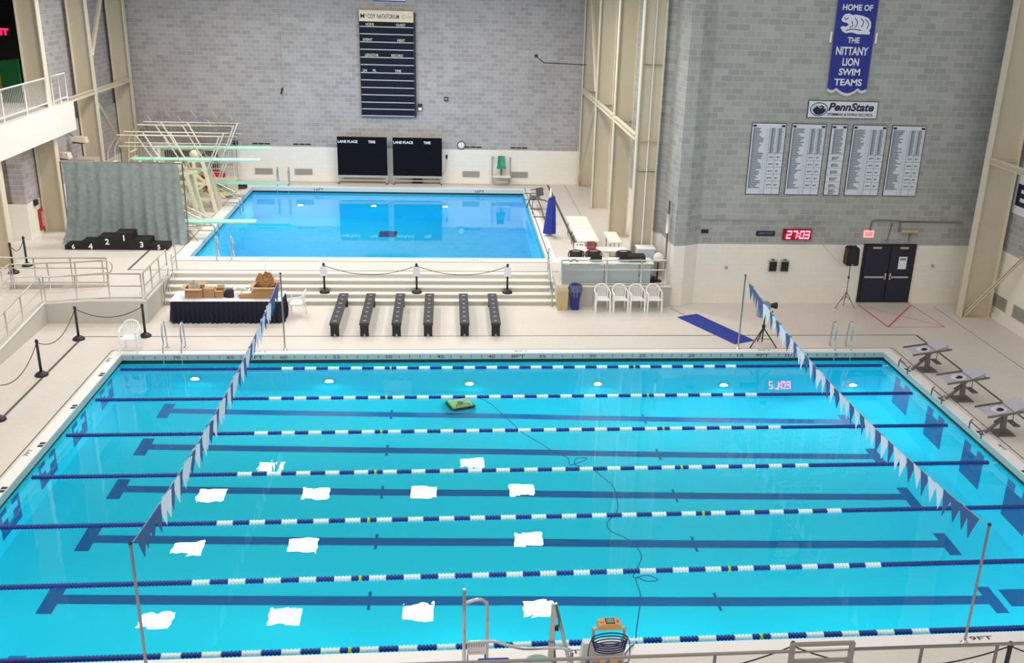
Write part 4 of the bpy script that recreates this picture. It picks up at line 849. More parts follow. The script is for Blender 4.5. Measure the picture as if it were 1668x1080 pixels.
t = thing('conduit', 'grey conduit pipe looping above the double doors along the block wall', 'pipe', (24.0, YW-.04, 2.7)); MB().tube(smooth([(0, 0, -.05), (0, 0, .22), (.1, 0, .33), (.9, 0, .33), (1.03, 0, .25), (1.03, 0, -.05)]), .022, 6).build('pipe_loop', GUN, t); MB().tube([(1.0, 0, .3), (3.3, 0, .3)], .022, 6).build('pipe_run', GUN, t); MB().bar((1.1, -.05, -.02), (1.7, -.05, -.02), .1, .1).build('door_mount', TAN, t); MB().tube([(.65, 0, -.4), (.75, 0, .25)], .015, 6).build('pipe_drop', GUN, t); MB().tube([(1.45, 0, -.4), (1.45, 0, 0)], .02, 6).build('pipe_drop', GUN, t)
t = thing('wall_conduit_run', 'thin grey conduit running level along the block wall over the timer', 'pipe', (17.95, YW-.025, 3.0)); MB().tube([(0, 0, 0), (5.2, 0, 0)], .014, 6).build('pipe', GREYV, t)
t = thing('fire_hose_pipe', 'vertical grey pipe with white valve on the left face of the front block', 'pipe', (16.86, 4.9, 1.2)); MB().tube([(0, 0, 0), (0, 0, 2.4)], .035, 8).build('pipe', GUN, t); MB().tube([(-.02, -.03, 1.3), (-.02, -.03, 1.95)], .05, 8).build('white_sleeve', WHITEP, t)
# double doors
dr = struct(MB().box(23.86, 25.78, YW-.05, YW-.001, 0.06, 2.2).build('door_1', BLACKM))
DN = mat('door_navy', (22, 24, 48), .45, noise=.05)
for a, c in ((23.95, 24.8), (24.86, 25.66)):
    lf = box(a, c, YW-.08, YW-.05, .1, 2.16).build('door_leaf', DN, dr); box(a+.03 if a < 24.5 else a+.06, c-.06 if a < 24.5 else c-.06, YW-.13, YW-.1, .98, 1.05).build('push_bar', CHROME, lf); hx_ = c-.09 if a < 24.5 else a+.03; box(hx_, hx_+.07, YW-.13, YW-.08, .92, 1.16).build('latch_case', CHROME, lf); box((a+c)/2-.1-.1*(a < 24.5), (a+c)/2+.2-.1*(a < 24.5), YW-.12, YW-.08, 2.04, 2.11).build('door_closer', GREYV, lf)
pn = box(25.18, 25.48, YW-.085, YW-.08, 1.3, 1.75).build('door_notice', SGN, dr); box(25.22, 25.44, YW-.088, YW-.085, 1.62, 1.7).build('notice_heading', INKG, dr)
box(23.86, 25.82, YW-.12, YW-.001, 0, .06).build('door_sill', GREYV, dr)
# red lines of reflected light painted on the floor by the doors
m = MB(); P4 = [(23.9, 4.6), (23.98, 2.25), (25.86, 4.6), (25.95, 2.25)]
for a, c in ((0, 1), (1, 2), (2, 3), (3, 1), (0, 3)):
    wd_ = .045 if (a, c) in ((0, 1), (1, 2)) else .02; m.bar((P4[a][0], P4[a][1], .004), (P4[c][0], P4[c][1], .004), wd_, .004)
tag(m.build('painted_reflection', mat('reflection_red', (224, 60, 70), .5)), 'red lines of reflected light painted on the deck in front of the double doors', 'reflection')
# right wall
for y, s in ((3.0, 'farther'), (1.75, 'nearer')):
    t = thing('wall_grille', 'grey grille low on the right wall, %s of two' % s, 'vent', (28.2, y, .62), group='right wall grilles'); gp = box(-.02, 0, -.42, .42, -.22, .22).build('grille_plate', GREYV, t); m = MB()
    for k in range(9): m.box(-.03, -.02, -.38, .38, -.19+.045*k, -.17+.045*k)
    m.build('louvers', mat('louver_grey', (150, 146, 138), .6), gp)
t = thing('letter_banner', 'white banner with large navy letter on the right wall, cut by the view', 'banner', (28.2, 3.36, 3.7)); bc = box(-.03, -.001, -2.6, 0, 0, 1.3).build('banner_cloth', mat('banner_face', (226, 226, 232), .7, noise=.02), t); text('E', 'banner_letters', INK, bc, (-.034, -.14, .28), .72, .6, (PI/2, 0, -PI/2), bold=.04, world=False)

# ------------------------------------------------------------------ starting blocks
def block_parts(t):   # local: pool towards -x
    sl = lambda x: .60+.14*(x+.4)/.95
    MB().hexa([(-.42, -.3, .57), (.3, -.3, .675), (.3, .3, .675), (-.42, .3, .57), (-.42, -.3, .6), (.3, -.3, .705), (.3, .3, .705), (-.42, .3, .6)]).build('platform', BLOCKG, t)
    MB().hexa([(.22, -.3, .71), (.56, -.3, .80), (.56, .3, .80), (.22, .3, .71), (.2, -.3, .735), (.54, -.3, .905), (.54, .3, .905), (.2, .3, .735)]).build('kick_plate', BLOCKG, t)
    for s in (-1, 1): MB().bar((-.5, s*.33, .6), (.66, s*.33, .775), .03, .05).build('side_rail', GUN, t)
    MB().bar((.18, 0, 0), (.12, 0, .66), .12, .1).build('post', GUN, t); MB().bar((-.3, 0, .02), (.12, 0, .4), .06, .06).build('brace', GUN, t); MB().bar((-.1, 0, .3), (.5, 0, .72), .05, .05).build('brace', GUN, t)
    box(-.1, .42, -.22, .22, 0, .025).build('base_plate', GUN, t); MB().bar((.58, -.33, .76), (.58, .33, .76), .03, .03).build('rear_bar', GUN, t); MB().tube([(.56, .28, .75), (.58, .28, .1)], .012, 6).build('step_strut', GUN, t); MB().bar((.42, -.2, .27), (.42, .2, .27), .16, .03).build('rear_step', GUN, t)
    for s in (-1, 1): MB().tube(smooth([(-.56, s*.3, 0), (-.56, s*.3, .2), (-.5, s*.3, .24)], 3), .02, 6).build('grip_post', GUN, t)
    MB().tube([(-.56, -.3, .2), (-.56, .3, .2)], .02, 6).build('start_grip', GUN, t)
    f = lambda a, c, q: (a*1.0-.02, c, .6+.105*(a+.4)/.72+.006+q)
    MB().prism(ell(-.02, 0, .19, .2), f, 0, .002).build('emblem_disc', mat('emblem_pale', (206, 204, 214), .6, noise=.01), t)
    MB().prism([(-.1, -.08), (.0, -.12), (.09, -.06), (.1, .04), (.04, .1), (-.05, .09), (-.02, .02), (-.1, .03)], f, .002, .004).build('emblem_mark', INK, [k for k in kids(t) if k.name.startswith('emblem_disc')][0])
BK = None
for k, s in ((0, 'farthest'), (1, 'middle'), (2, 'nearest')):
    lab = 'grey starting block with round emblem, %s of three right of the pool' % s; y = -(5+7*k)*F
    if BK is None: BK = thing('starting_block', lab, 'starting block', (23.35, y, 0), 0, 'starting blocks'); block_parts(BK)
    else: dup(BK, (23.35, y, 0), None, lab)

# ------------------------------------------------------------------ deck items on the right
mt = MB().prism([(17.03, 3.25), (18.3, .67), (19.03, 1.0), (17.78, 3.6)], vert, .002, .012)
tag(mt.build('floor_mat', RBLUE), 'long royal blue mat lying on the deck below the white wall', 'mat')
t = thing('camera_tripod', 'black tripod standing at the pool edge by the right flag pole', 'tripod', (19.1, .5, 0))
for a in (3.6, -.45, 1.6): MB().tube([(0, 0, .62), (.47*math.cos(a), .4*math.sin(a), .012)], .02, 6).build('leg', BLACK, t)
MB().tube([(0, 0, .15), (0, 0, 1.15)], .022, 8).build('center_column', BLACK, t); MB().lathe([(.05, 0), (.06, .05), (.04, .1)], (0, 0, .62)).build('collar', BLACK, t); MB().lathe([(.06, 0), (.05, .05)], (0, 0, 1.14)).build('tripod_head', BLACK, t)
for a in (3.6, -.45, 1.6): MB().tube([(0, 0, .25), (.27*math.cos(a), .23*math.sin(a), .27)], .01, 5).build('spreader_arm', BLACK, t)
t = thing('video_camera', 'grey covered video camera with black lens hood on the tripod', 'camera', (19.1, .5, 1.2)); MB().prism([(-.22, 0), (.1, .02), (.14, .1), (.1, .24), (-.05, .28), (-.2, .24), (-.24, .1)], lambda a, c, q: (a, q, c), -.1, .1).build('camera_body', mat('camera_cover', (146, 152, 158), .7, noise=.12), t)
MB().lathe([(.05, .1), (.07, .2), (.1, .28), (.1, .34), (.08, .34)], (0, 0, .14), 'x', 14).build('lens_hood', BLACK, t); MB().hexa([(-.26, -.09, -.2), (-.1, -.09, -.25), (-.1, .09, -.25), (-.26, .09, -.2), (-.24, -.1, .05), (-.02, -.1, .05), (-.02, .1, .05), (-.24, .1, .05)]).build('hanging_cover', mat('camera_cover', (0, 0, 0)), t); MB().lathe([(.03, 0), (.03, .08)], (.16, 0, -.06), 'x', 8).build('handle_grip', BLACK, t)
t = thing('speaker_stand', 'metal tripod speaker stand against the white wall left of the double doors', 'stand', (23.22, 4.2, 0))
for a in (PI+.12, -.12, PI/2-.2): MB().tube([(0, 0, .62), (.36*math.cos(a), .3*math.sin(a), .012)], .015, 6).build('leg', GUN, t); MB().tube([(.2*math.cos(a), .17*math.sin(a), .29), (0, 0, .45)], .01, 5).build('leg_brace', GUN, t)
MB().tube([(0, 0, .4), (0, 0, 1.56)], .018, 8).build('pole', GUN, t); MB().lathe([(.03, 0), (.035, .04), (.03, .08)], (0, 0, 1.1)).build('height_collar', BLACK, t)
t = thing('loudspeaker', 'black loudspeaker on the tripod stand left of the double doors', 'speaker', (23.22, 4.2, 1.56)); MB().prism([(-.19, .03), (.19, .03), (.22, .1), (.2, .62), (.15, .68), (-.15, .68), (-.2, .62), (-.22, .1)], lambda a, c, q: (a, q, c), -.15, .17).build('cabinet', BLACK, t); box(-.16, .16, -.158, -.15, .1, .62).build('grille', mat('grille_black', (34, 33, 34), .8), kids(t)[0]); box(-.03, .03, -.162, -.15, .06, .09).build('badge', SILVER, kids(t)[0])
for s in (-1, 1): MB().tube(arc((s*.08, 0, .67), .05, 0, PI, 6), .015, 6).build('handle', BLACK, t)
tag(MB().tube(smooth([(22.2, 4.7, 2.33), (22.5, 4.66, 2.0), (22.9, 4.4, 1.6), (23.15, 4.25, 1.5)]), .008, 5).build('speaker_cable', GREYV), 'thin cable drooping from the red timer to the loudspeaker stand', 'cable')

# ------------------------------------------------------------------ diving pool right side: lift, cover, lifeguard chair, lift chair
t = thing('covered_umbrella', 'closed umbrella in a royal blue cover standing beside the diving pool', 'umbrella', (13.42, 10.9, UZ)); MB().lathe([(.24, 0), (.24, .05), (.05, .08), (.03, .12)]).build('base', WHITEP, t); MB().lathe([(.025, .08), (.025, 1.95)], seg=8).build('pole', WHITEP, t)
m = MB(); m.grid(lambda u, v: ((.13+.13*(1-v)**.8+.012*math.sin(u*PI*16))*math.cos(2*PI*u)+.05*v, (.12+.13*(1-v)**.8+.012*math.sin(u*PI*16))*math.sin(2*PI*u), .18+(1.42+.07*math.cos(2*PI*u))*v), 48, 10); m.lathe([(.13, 1.58), (.06, 1.66)], (.05, 0, 0), seg=20); m.lathe([(.2, .175), (.1, .16)], seg=20); m.build('blue_cover', RBLUE, t)
MB().lathe([(.06, 1.58), (.05, 1.75), (.015, 2.0)], seg=10).build('white_top', WHITE, t)
t = thing('pool_lift', 'folded metal pool lift with curved tubes at the right edge of the diving pool', 'pool lift', (13.2, 15.5, UZ))
MB().tube(smooth([(.55, -2.4, 0), (.55, -2.4, .6), (.5, -1.6, .75), (.2, -.3, .6), (-.1, .3, .45)]), .035, 8).build('curved_arm', GUN, t); MB().tube(smooth([(-.3, .6, 0), (-.2, .4, .4), (0, 0, .66), (.2, -.5, .4), (.3, -1.6, 0)]), .03, 8).build('frame_tube', GUN, t); box(-.2, .25, .0, .5, .55, .62).build('seat', mat('lift_grey', (110, 106, 104), .5), t); MB().hexa([(.1, .2, .62), (.42, .2, .68), (.42, .3, .68), (.1, .3, .62), (.05, .36, .95), (.37, .36, 1.0), (.37, .42, 1.0), (.05, .42, .95)]).build('seat_back', mat('lift_dark', (60, 58, 60), .5), t)
for q in ((-.45, .5, .4), (-.4, .9, .6), (-.1, 1.1, .75)): MB().tube([(q[0], q[1], q[2]), (q[0]+.6, q[1]-.2, q[2]+.06)], .022, 6).build('rung', GUN, t)
for y in (.6, -.9): MB().tube(arc((-.15, y, .35), .3, -1.2, 1.9, 8, 'yz'), .02, 6).build('foot_loop', GUN, t); MB().tube([(-.15, y-.28, .02), (.4, y-.28, .02)], .03, 6).build('base_bar', GUN, t)
t = thing('lifeguard_chair', 'low white lifeguard stand with a sea green seat against the back wall', 'lifeguard chair', (12.0, 21.2, UZ)); box(-.45, .45, -.3, .3, .42, .48).build('platform', WHITEP, t)
for sx in (-.45, .45):
    for sy in (-.28, .28): MB().tube([(sx, sy, 0), (sx, sy, 1.35 if sy > 0 else .42)], .025, 8).build('post', ALU, t)
MB().tube(smooth([(-.45, -.28, .42), (-.47, -.28, 1.2), (-.38, -.1, 1.38), (-.45, .28, 1.35)], 4), .025, 8).build('left_rail', ALU, t)
MB().tube([(0, 0, .48), (0, 0, .85)], .045, 8).build('pedestal', GUN, t); MB().grid(lambda u, v: ((u-.5)*(.46-.12*v), .12-.3*(1-v)**2+.08*(2*u-1)**2*-1, .86+.55*v*v+.02), 8, 8).build('seat_shell', SEAG, t); box(-.22, .22, -.22, .16, .84, .88).build('seat_pan', SEAG, t); box(-.3, .3, -.29, -.25, .16, .24).build('step', ALU, t)

# ------------------------------------------------------------------ diving boards
RAILC = mat('stand_rail', (222, 208, 190), .5)
def diving_stand(y, hb, x0, x1, label, s=1):
    t = thing('diving_stand', label, 'diving board', (0, y, UZ), group='mint diving boards on cream stands')
    b_ = MB(); b_.hexa([(x0, -.25, hb-.05), (x1-.12, -.25, hb-.03), (x1-.12, .25, hb-.03), (x0, .25, hb-.05), (x0, -.25, hb), (x1, -.25, hb+.02), (x1, .25, hb+.02), (x0, .25, hb)]); b_.build('board', MINT, t)
    xf = -1.15; xr = x0+.3
    MB().lathe([(.02, -.34), (.2, -.32), (.2, .32), (.02, .34)], (xf, 0, hb-.27), 'y', 18).build('fulcrum_roller', CREAM, t)
    MB().hexa([(xf-.55, -.3, hb-.62), (xf+.75, -.3, hb-.55), (xf+.75, .3, hb-.55), (xf-.55, .3, hb-.62), (xf-.55, -.3, hb-.45), (xf+.75, -.3, hb-.42), (xf+.75, .3, hb-.42), (xf-.55, .3, hb-.45)]).build('fulcrum_frame', CREAM, t)
    for q in (-1, 1):
        yy = q*.27
        if hb > 2:
            for xb, xt in ((-1.85, -1.5), (-1.15, -1.2), (-.42, -.85)):
                MB().bar((xb, yy*1.5, .0), (xt, yy, hb-.5), .12, .2).build('leg', CREAM, t)
            for z in (.55, 1.2, 1.8): MB().bar((-1.78+.14*z, yy*1.35, z), (-.5-.16*z, yy*1.35, z), .06, .13).build('truss_bar', CREAM, t)
            MB().bar((-1.7, yy*1.4, .6), (-.75, yy*1.3, 1.2), .05, .1).build('truss_bar', CREAM, t); MB().bar((-.68, yy*1.35, 1.2), (-1.5, yy*1.25, 1.85), .05, .1).build('truss_bar', CREAM, t)
        else:
            for xb, xt in ((-1.6, -1.4), (-.6, -.9)): MB().bar((xb, yy*1.3, 0), (xt, yy, hb-.5), .12, .16).build('leg', CREAM, t)
            MB().bar((-1.5, yy*1.3, .12), (-.7, yy*1.3, .12), .06, .08).build('truss_bar', CREAM, t)
        MB().bar((xr, yy, 0), (xr, yy, hb-.06), .1, .1).build('rear_post', CREAM, t)
        # guard rails with splayed supports
        ys = q*.42; zt = hb+.95; x2 = .7 if hb > 2 else -.35; xa = x0+.1
        for dz in (0, -.42): MB().tube([(xa-.5, ys, zt+dz), (x2, ys, zt+dz)], .017, 6).build('guard_rail', RAILC, t)
        for a, c in ((xa+.2, xa+1.0), (xf-.35, xf+.35), (x2-.15, x2-.75)): MB().bar((a, ys, zt), (c, yy*1.1, hb-.45), .05, .04).build('rail_support', RAILC, t)
        MB().tube([(xa-.5, ys, zt), (xa-.9, ys, zt-.6), (xa-1.2, ys, .05)], .018, 6).build('ladder_rail', RAILC, t)
    n = int(hb/.28)
    for k in range(n): z = .25+k*.28; MB().bar((xa-1.17+.3*z/hb, -.4, z), (xa-1.17+.3*z/hb, .4, z), .1, .03).build('ladder_rung', CREAM, t)
    return t
diving_stand(12.35, 2.68, -2.85, 1.98, 'high springboard stand with mint board, nearer of the two tall ones')
diving_stand(15.1, 2.68, -2.88, 1.95, 'high springboard stand with mint board, farther of the two tall ones')
diving_stand(10.3, .69, -2.75, 2.05, 'low springboard with mint board, nearest, sticking out from behind the backdrop')
diving_stand(17.6, .69, -2.65, 2.19, 'low springboard with mint board, farthest along the pool edge')
def deck_step(y, label):   # stainless rail steps beside each low board
    t = thing('grab_rail', label, 'railing', (-.3, y, UZ), group='stainless grab rails on the diving pool edge')
    for dy in (-.3, .3): hand_rail(t, [(-.6, dy, 0), (-.6, dy, .75), (-.5, dy, .95), (-.3, dy, .85), (.5, dy, .42), (.62, dy, .3), (.64, dy, 0), (.64, dy, -.6)], .024)
    for z in (.36, .16): MB().tube([(-.6, -.3, z), (.55, -.3, z)], .018, 6).build('mid_bar', CHROME, t)
deck_step(16.1, 'stainless grab rail over the left edge of the diving pool, farther one'); deck_step(11.2, 'stainless grab rail over the left edge of the diving pool, nearer one')
t = thing('storage_box', 'cream storage box on the deck behind the far low springboard', 'box', (-.9, 18.7, UZ)); box(-.55, .55, -.35, .35, 0, .55).build('body', CREAM, t); box(-.57, .57, -.37, .37, .55, .62).build('lid', CREAM, t); MB().bar((-.2, -.37, .35), (.2, -.37, .35), .03, .03).build('handle', GUN, t)
# storage cage with hexagon hoops behind the stands
t = thing('storage_cage', 'tall pale wire cage with six sided hoops on top, behind the diving stands', 'cage', (-2.8, 20.7, UZ))
for i in range(44):
    x = -2.0+i*4.0/43; MB().tube([(x, -.45, 0), (x, -.45, 2.75)], .012, 4).build('cage_bar', ALU, t)
for z in (.05, 1.0, 1.9, 2.75):
    MB().tube([(-2.05, -.45, z), (2.05, -.45, z)], .022, 6).build('cage_rail', ALU, t); MB().tube([(-2.05, .45, z), (2.05, .45, z)], .022, 6).build('cage_rail', ALU, t)
for x in (-2.05, 2.05):
    for y in (-.45, .45): MB().tube([(x, y, 0), (x, y, 2.75)], .028, 6).build('corner_post', ALU, t)
for i, (x, y, z) in enumerate(((-1.9, -.3, 2.9), (-1.2, .2, 3.05), (-.5, -.3, 2.85), (.0, .2, 3.05), (1.0, .2, 2.98), (1.7, .2, 2.95), (.8, -.3, 2.72), (-1.5, -.3, 2.4))):
    MB().tube(arc((x, y, z), .36, 0, 2*PI*5/6, 5), .022, 6, closed=True).build('hoop', ALU, t)
MB().bar((-1.2, .0, .8), (1.2, .0, .8), .7, 1.4).build('stored_gear', mat('gear_dark', (92, 74, 72), .9, noise=.3, nscale=5), t)
o = MB(); o.grid(lambda u, v: (.52*math.cos(2*PI*u)*(1+.06*math.sin(u*38)), .3*math.sin(2*PI*u), .8*v), 30, 4); o.box(-.4, .4, -.2, .2, .76, .8)
o = o.build('red_tub', REDP); o.location = (-1.55, 19.5, UZ); tag(o, 'crimson tub of rolled lines standing in front of the wire cage', 'tub')
t = thing('hose_reel', 'dark coiled hose on the floor at the right of the crimson tub', 'hose', (-.35, 19.6, UZ))
for i in range(4): MB().tube(arc((.03*i, 0, .06+.05*i), .28-.03*i, 0, 2*PI, 18, 'xy'), .025, 6, closed=True).build('hose_loop', BLACK, t)

# ------------------------------------------------------------------ backdrop and podium
t = thing('backdrop', 'large mottled grey cloth backdrop hanging behind the podium', 'backdrop', (-2.5, 9.7, UZ))
for x in (-2.15, 2.15):
    MB().tube([(x, 0, 0), (x, 0, 3.0)], .025, 8).build('stand_pole', GUN, t)
    for a in (.6, 2.6, 4.7): MB().tube([(x, 0, .5), (x+.35*math.cos(a), .3*math.sin(a), .012)], .014, 6).build('stand_leg', GUN, t)
MB().tube([(-2.15, 0, 2.98), (2.1, 0, 2.98)], .03, 8).build('cross_bar', GUN, t)
def drape(u, v):   # v 0 top .. 1 bottom, spreads and pools forward
    fl = v**3; x = -2.05+4.08*u; x += (u-.5)*.55*fl+(.0)-.12*fl*(u > .8)*(u-.8)*5
    y = -.05+.06*math.sin(u*31+1.5*v)*(.25+.75*v)+.045*math.sin(u*67+2+2*v)*(.3+v)-.25*max(0, v-.8)*5*v*.5
    z = 2.99-2.965*min(1, v*1.03); 
    return (x, y-.16*fl, max(z, .012))
MB().grid(drape, 130, 24).build('cloth', BACKD, t)
t = thing('podium', 'black six place winners podium with white numbers in front of the backdrop', 'podium', (-2.65, 8.9, UZ)); PW = .6
for i, (n_, h) in enumerate((('6', .17), ('4', .32), ('2', .5), ('1', .64), ('3', .4), ('5', .2))):
    x = -1.8+i*PW; ps_ = box(x, x+PW, -.33, .3, 0, h).build('podium_step', mat('podium_black', (20, 18, 18), .7), t)
    text(n_, 'step_number', PAPER, ps_, (x+.3, -.334, max(.02, h-.3) if h > .3 else .03), .22 if n_ not in '65' else .17, None, align='CENTER', world=False, bold=.03)

# ------------------------------------------------------------------ left gallery
t = thing('gallery_railing', 'white railing of thin upright bars along the left gallery', 'railing', (-5.25, 0, 5.5)); y0, y1 = -2.0, 10.95
for z in (1.05, .16): MB().tube([(0, y0, z), (0, y1, z)], .028, 6).build('top_rail' if z > 1 else 'bottom_rail', WHITEP, t)
n = 96
for i in range(n): y = y1-.1-i*.125; MB().tube([(0, y, .16), (0, y, 1.05)], .008, 4).build('baluster', WHITEP, t)
for y in (y1, 9.0, 7.1, 5.2, 3.3): MB().tube([(0, y, 0), (0, y, 1.05)], .03, 6).build('post', WHITEP, t)
t = thing('gallery_railing', 'short white railing section at the far end of the gallery, right of the column', 'railing', (-5.25, 11.5, 5.5))
for z in (1.05, .16): MB().tube([(0, 0, z), (0, 1.4, z)], .028, 6).build('rail', WHITEP, t)
for y in (0, .7, 1.4): MB().tube([(0, y, 0), (0, y, 1.05)], .022, 6).build('post', WHITEP, t)
t = thing('green_board', 'bright green folding board standing in the dark gallery', 'board', (-6.95, 12.2, 5.5)); MB().hexa([(-.35, .0, .0), (.45, -.25, 0), (.45, -.2, 0), (-.35, .05, 0), (-.35, .0, 1.5), (.45, -.25, 1.62), (.45, -.2, 1.62), (-.35, .05, 1.5)]).build('green_panel', GREEN, t); MB().hexa([(-.6, .1, .3), (-.35, 0, .3), (-.35, .04, .3), (-.6, .14, .3), (-.6, .1, 1.35), (-.35, 0, 1.45), (-.35, .04, 1.45), (-.6, .14, 1.35)]).build('yellow_panel', mat('board_yellow', (190, 170, 60), .6), t)
for x in (-.33, .42): MB().tube([(x, -.1, 0), (x, -.1, .4)], .02, 6).build('leg', GUN, t)
t = thing('exit_sign', 'glowing red exit sign in the dark gallery at the top left', 'sign', (-9.0, 17.1, 7.6)); box(-.75, .3, .05, .12, -.06, .32).build('sign_box', BLACK, t); text('EXIT', 'sign_letters', mat('exit_glow', (255, 20, 60), .4, emit=5, noise=0), t, (-.2, .045, .0), .26, .8, align='CENTER', world=False, bold=.05); MB().tube([(-.2, .08, .3), (-.2, .08, 2.0)], .02, 6).build('hanger', BLACK, t)
t = thing('fire_hose_cabinet', 'red fire extinguisher cabinet on the white wall under the gallery', 'cabinet', (-6.1, 11.0, UZ+.15)); box(0, .06, -.25, .25, 0, .8).build('cabinet_body', mat('cabinet_red', (168, 36, 44), .45), t); box(.06, .066, -.1, .1, .12, .68).build('cabinet_window', mat('cabinet_glass', (214, 150, 150), .2), t)
for y, z, s in ((10.6, 2.02, 'left of two by the red cabinet'), (11.7, 1.55, 'right of the red cabinet')): 
    o = box(-6.1, -6.0, y-.12, y+.12, z-.1, z+.1).build('wall_box', BLACKM); tag(o, 'small black wall box under the gallery, '+s, 'box')
t = thing('floor_stand_cabinet', 'grey cabinet with round white dial behind the top of the backdrop', 'cabinet', (-5.2, 14.3, UZ)); box(-.5, .3, -.3, .3, 0, 2.3).build('cabinet_body', mat('cabinet_taupe', (186, 176, 168), .6), t); box(.3, .32, -.25, .25, .2, 2.1).build('cabinet_door', mat('cabinet_taupe', (0, 0, 0)), t); box(-.3, .1, -.32, -.3, 1.5, 2.2).build('dark_opening', BLACK, t)
for y, z, s in ((12.6, 3.45, 'nearer'), (14.6, 3.75, 'farther')):
    t = thing('flood_light', 'cream boxy floodlight hanging under the gallery end, %s of two' % s, 'light', (-5.6, y, z), group='flood lights'); MB().hexa([(-.3, -.2, -.05), (.3, -.2, -.12), (.3, .2, -.12), (-.3, .2, -.05), (-.25, -.18, .12), (.25, -.18, .1), (.25, .18, .1), (-.25, .18, .12)]).build('housing', mat('flood_cream', (226, 212, 196), .5), t); box(-.26, .2, -.14, .14, -.16, -.1).build('lamp_face', GUN, t); MB().tube([(-.2, 0, .1), (-.5, 0, .3)], .025, 6).build('arm', GUN, t)

# ------------------------------------------------------------------ near edge: railing, gate, ladder rails, cart
GRY = mat('near_rail', (142, 134, 128), .4, .4)
t = thing('near_railing', 'grey pipe railing along the bottom edge of the view', 'railing', (0, -15.7, 0)); rz_ = lambda x: 1.325
for a, c in ((7.15, 14.42), (15.44, 24)): MB().tube([(a, 0, rz_(a)), (c, 0, rz_(c))], .026, 8).build('top_rail', GRY, t)
for x in (8.0, 10.2, 13.3, 16.5, 17.7, 19.4, 21.5): MB().tube([(x, 0, 0), (x, 0, 1.32)], .026, 8).build('post', GRY, t)
for z in (.9, .5): MB().tube([(7.15, 0, z), (14.4, 0, z)], .018, 6).build('lower_rail', GRY, t); MB().tube([(15.42, 0, z), (24, 0, z)], .018, 6).build('lower_rail', GRY, t)
for x, s in ((14.93, 'right'),):
    t = thing('rail_gate', 'framed grey pipe gate standing slightly taller in the near railing', 'gate', (x, -15.7, 0)); 
    for sx in (-.46, .46): MB().bar((sx, 0, 0), (sx, 0, 1.46), .07, .06).build('gate_post', GRY, t)
    for z in (1.44, 1.14, .6): MB().bar((-.46, 0, z), (.46, 0, z), .05, .05).build('gate_bar', GRY, t)
    MB().tube([(-.46, .0, 1.3), (.46, .0, 1.32)], .015, 6).build('gate_rod', GRY, t)
t = thing('rail_gate', 'dark framed rail end at the bottom left of the view, only its corner showing', 'gate', (6.6, -15.7, 0))
for sx in (-.5, .5): MB().bar((sx, 0, 0), (sx, 0, 1.34), .07, .06).build('gate_post', GRY, t)
for z in (1.33, 1.0): MB().bar((-.5, 0, z), (.5, 0, z), .05, .05).build('gate_bar', GRY, t)
t = thing('guard_stand_rails', 'tall bent stainless rails of a lifeguard stand at the near pool edge', 'railing', (9.62, -14.35, 0))
MB().tube([(0, 0, 0), (0, 0, 1.64)], .03, 10).build('tall_post', CHROME, t); MB().tube(smooth([(0, 0, 1.37), (.2, .1, 1.37), (.33, .15, 1.3), (.37, .15, 1.12), (.37, .15, 0)], 5), .03, 8).build('bent_rail', CHROME, t)
MB().tube(smooth([(0, -.15, .75), (.45, -.15, .76), (.62, -.15, .7), (.95, -.15, .6), (1.35, -.15, .6), (1.6, -.15, .58), (1.72, -.15, .5)], 4), .028, 8).build('hand_rail', CHROME, t)
MB().tube([(1.72, -.15, .5), (1.72, -.15, 0)], .028, 8).build('rail_leg', CHROME, t)
MB().bar((1.42, -.05, 1.36), (1.38, -.05, 0), .09, .04).build('a_frame_leg', CHROME, t); MB().tube([(1.44, -.05, 1.36), (1.75, -.1, 0)], .03, 8).build('a_frame_leg', CHROME, t); MB().bar((1.45, .25, .6), (1.5, .25, 0), .05, .05).build('a_frame_leg', GUN, t); MB().tube([(1.44, -.05, .9), (1.5, -.05, .9)], .05, 8).build('clamp', BLACK, t)
m = box(.05, .36, .12, .14, .3, .52).build('perforated_panel', mat('panel_white', (226, 224, 224), .5), t)
hm = MB()
for i in range(7): hm.box(.08+.04*i, .085+.04*i, .11, .12, .46, .52); hm.box(.08+.04*i, .085+.04*i, .11, .12, .34, .355)
hm.build('panel_slots', BLACK, m)
for x in (.06, .34): MB().tube([(x, .13, 0), (x, .13, .3)], .012, 6).build('panel_leg', GUN, t)
t = thing('robot_cart', 'grey two wheeled cart for the pool robot at the near pool edge', 'cart', (11.93, -14.45, 0))
MB().tube(smooth([(-.25, 0, 0), (-.25, 0, .8), (-.22, 0, .9), (.22, 0, .9), (.25, 0, .8), (.25, 0, 0)], 4), .028, 8).build('cart_frame', ALU, t); MB().bar((-.25, 0, .3), (.25, 0, .3), .04, .04).build('cross_bar', ALU, t); box(-.3, .3, .02, .3, .05, .1).build('cart_tray', GREYP, t)
for s in (-1, 1): MB().lathe([(.1, -.03), (.1, .03)], (s*.32, .0, .1), 'x', 16).build('wheel', BLACK, t)
MB().hexa([(-.42, .12, .1), (.28, .12, .1), (.28, .32, .1), (-.42, .32, .1), (-.38, .12, .52), (.24, .12, .52), (.24, .28, .5), (-.38, .28, .5)]).build('white_cover', mat('cart_white', (224, 226, 228), .5), t)
box(-.14, -.04, -.1, .0, .12, .34).build('orange_part', ORANGE, t); box(.03, .15, -.1, .0, .12, .36).build('orange_part', ORANGE, t)
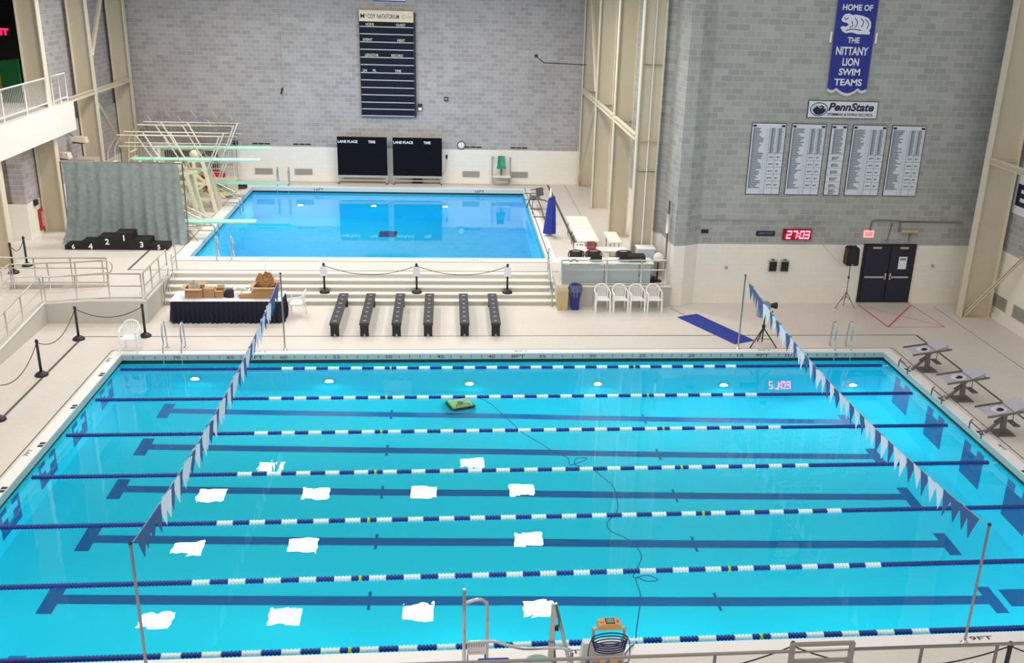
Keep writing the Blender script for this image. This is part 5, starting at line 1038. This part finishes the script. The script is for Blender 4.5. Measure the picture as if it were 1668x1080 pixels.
MB().tube([(-.12, -.05, .12), (.14, -.05, .12)], .03, 8).build('roller', BLACK, t)
t2 = thing('control_unit', 'orange and grey control unit with green display on top of the cart', 'control box', (11.93, -14.45, .928)); MB().prism([(-.2, 0), (.2, 0), (.18, .085), (.1, .11), (-.1, .11), (-.18, .085)], lambda a, c, q: (a, q, c), -.09, .09).build('unit_body', ORANGE, t2); t2 = kids(t2)[0]; box(-.05, .06, -.055, .05, .112, .118).build('display', mat('display_olive', (110, 124, 84), .3), t2); box(-.07, .08, -.075, .07, .108, .114).build('display_frame', BLACK, t2); MB().lathe([(.035, .08), (.035, .13)], (-.125, 0, 0), 'z', 12).build('knob', ORANGE, t2); box(.11, .14, -.03, .02, .09, .112).build('red_button', REDP, t2)
t3 = thing('cable_coil', 'coil of dark blue cable hanging on the cart', 'cable', (11.93, -14.5, .72))
for i in range(5): MB().tube([((.29-.012*i)*math.cos(a/24*2*PI), -.05-.018*i, (.11-.006*i)*math.sin(a/24*2*PI)+.05-.035*i) for a in range(24)], .011, 5, closed=True).build('cable_loop', mat('coil_blue', (24, 44, 92), .5), t3)
for s in (-1, 1): MB().tube(smooth([(s*.24, -.05, .1), (s*.32, -.08, .0), (s*.33, -.08, -.35), (s*.22, -.08, -.5)]), .009, 5).build('hanging_loop', mat('coil_blue', (0, 0, 0)), t3)
t = thing('plastic_tub', 'sea green round tub just behind the near railing', 'tub', (10.72, -15.22, 0)); MB().lathe([(.16, 0), (.19, .84), (.215, .88), (.2, .88), (.17, .86), (.1, .85)], seg=24).build('tub_body', mat('tub_green', (126, 166, 148), .5), t)
t = thing('folded_seat', 'royal blue pad lying on the near railing step, at the bottom of the view', 'pad', (10.05, -15.2, .89)); MB().hexa([(-.24, -.1, 0), (.24, -.1, 0), (.24, .1, 0), (-.24, .1, 0), (-.22, -.08, .04), (.22, -.08, .04), (.22, .08, .04), (-.22, .08, .04)]).build('pad', RBLUE, t)
for sx in (-.2, .2): MB().tube([(sx, 0, 0), (sx, 0, -.89)], .018, 6).build('leg', GUN, t)
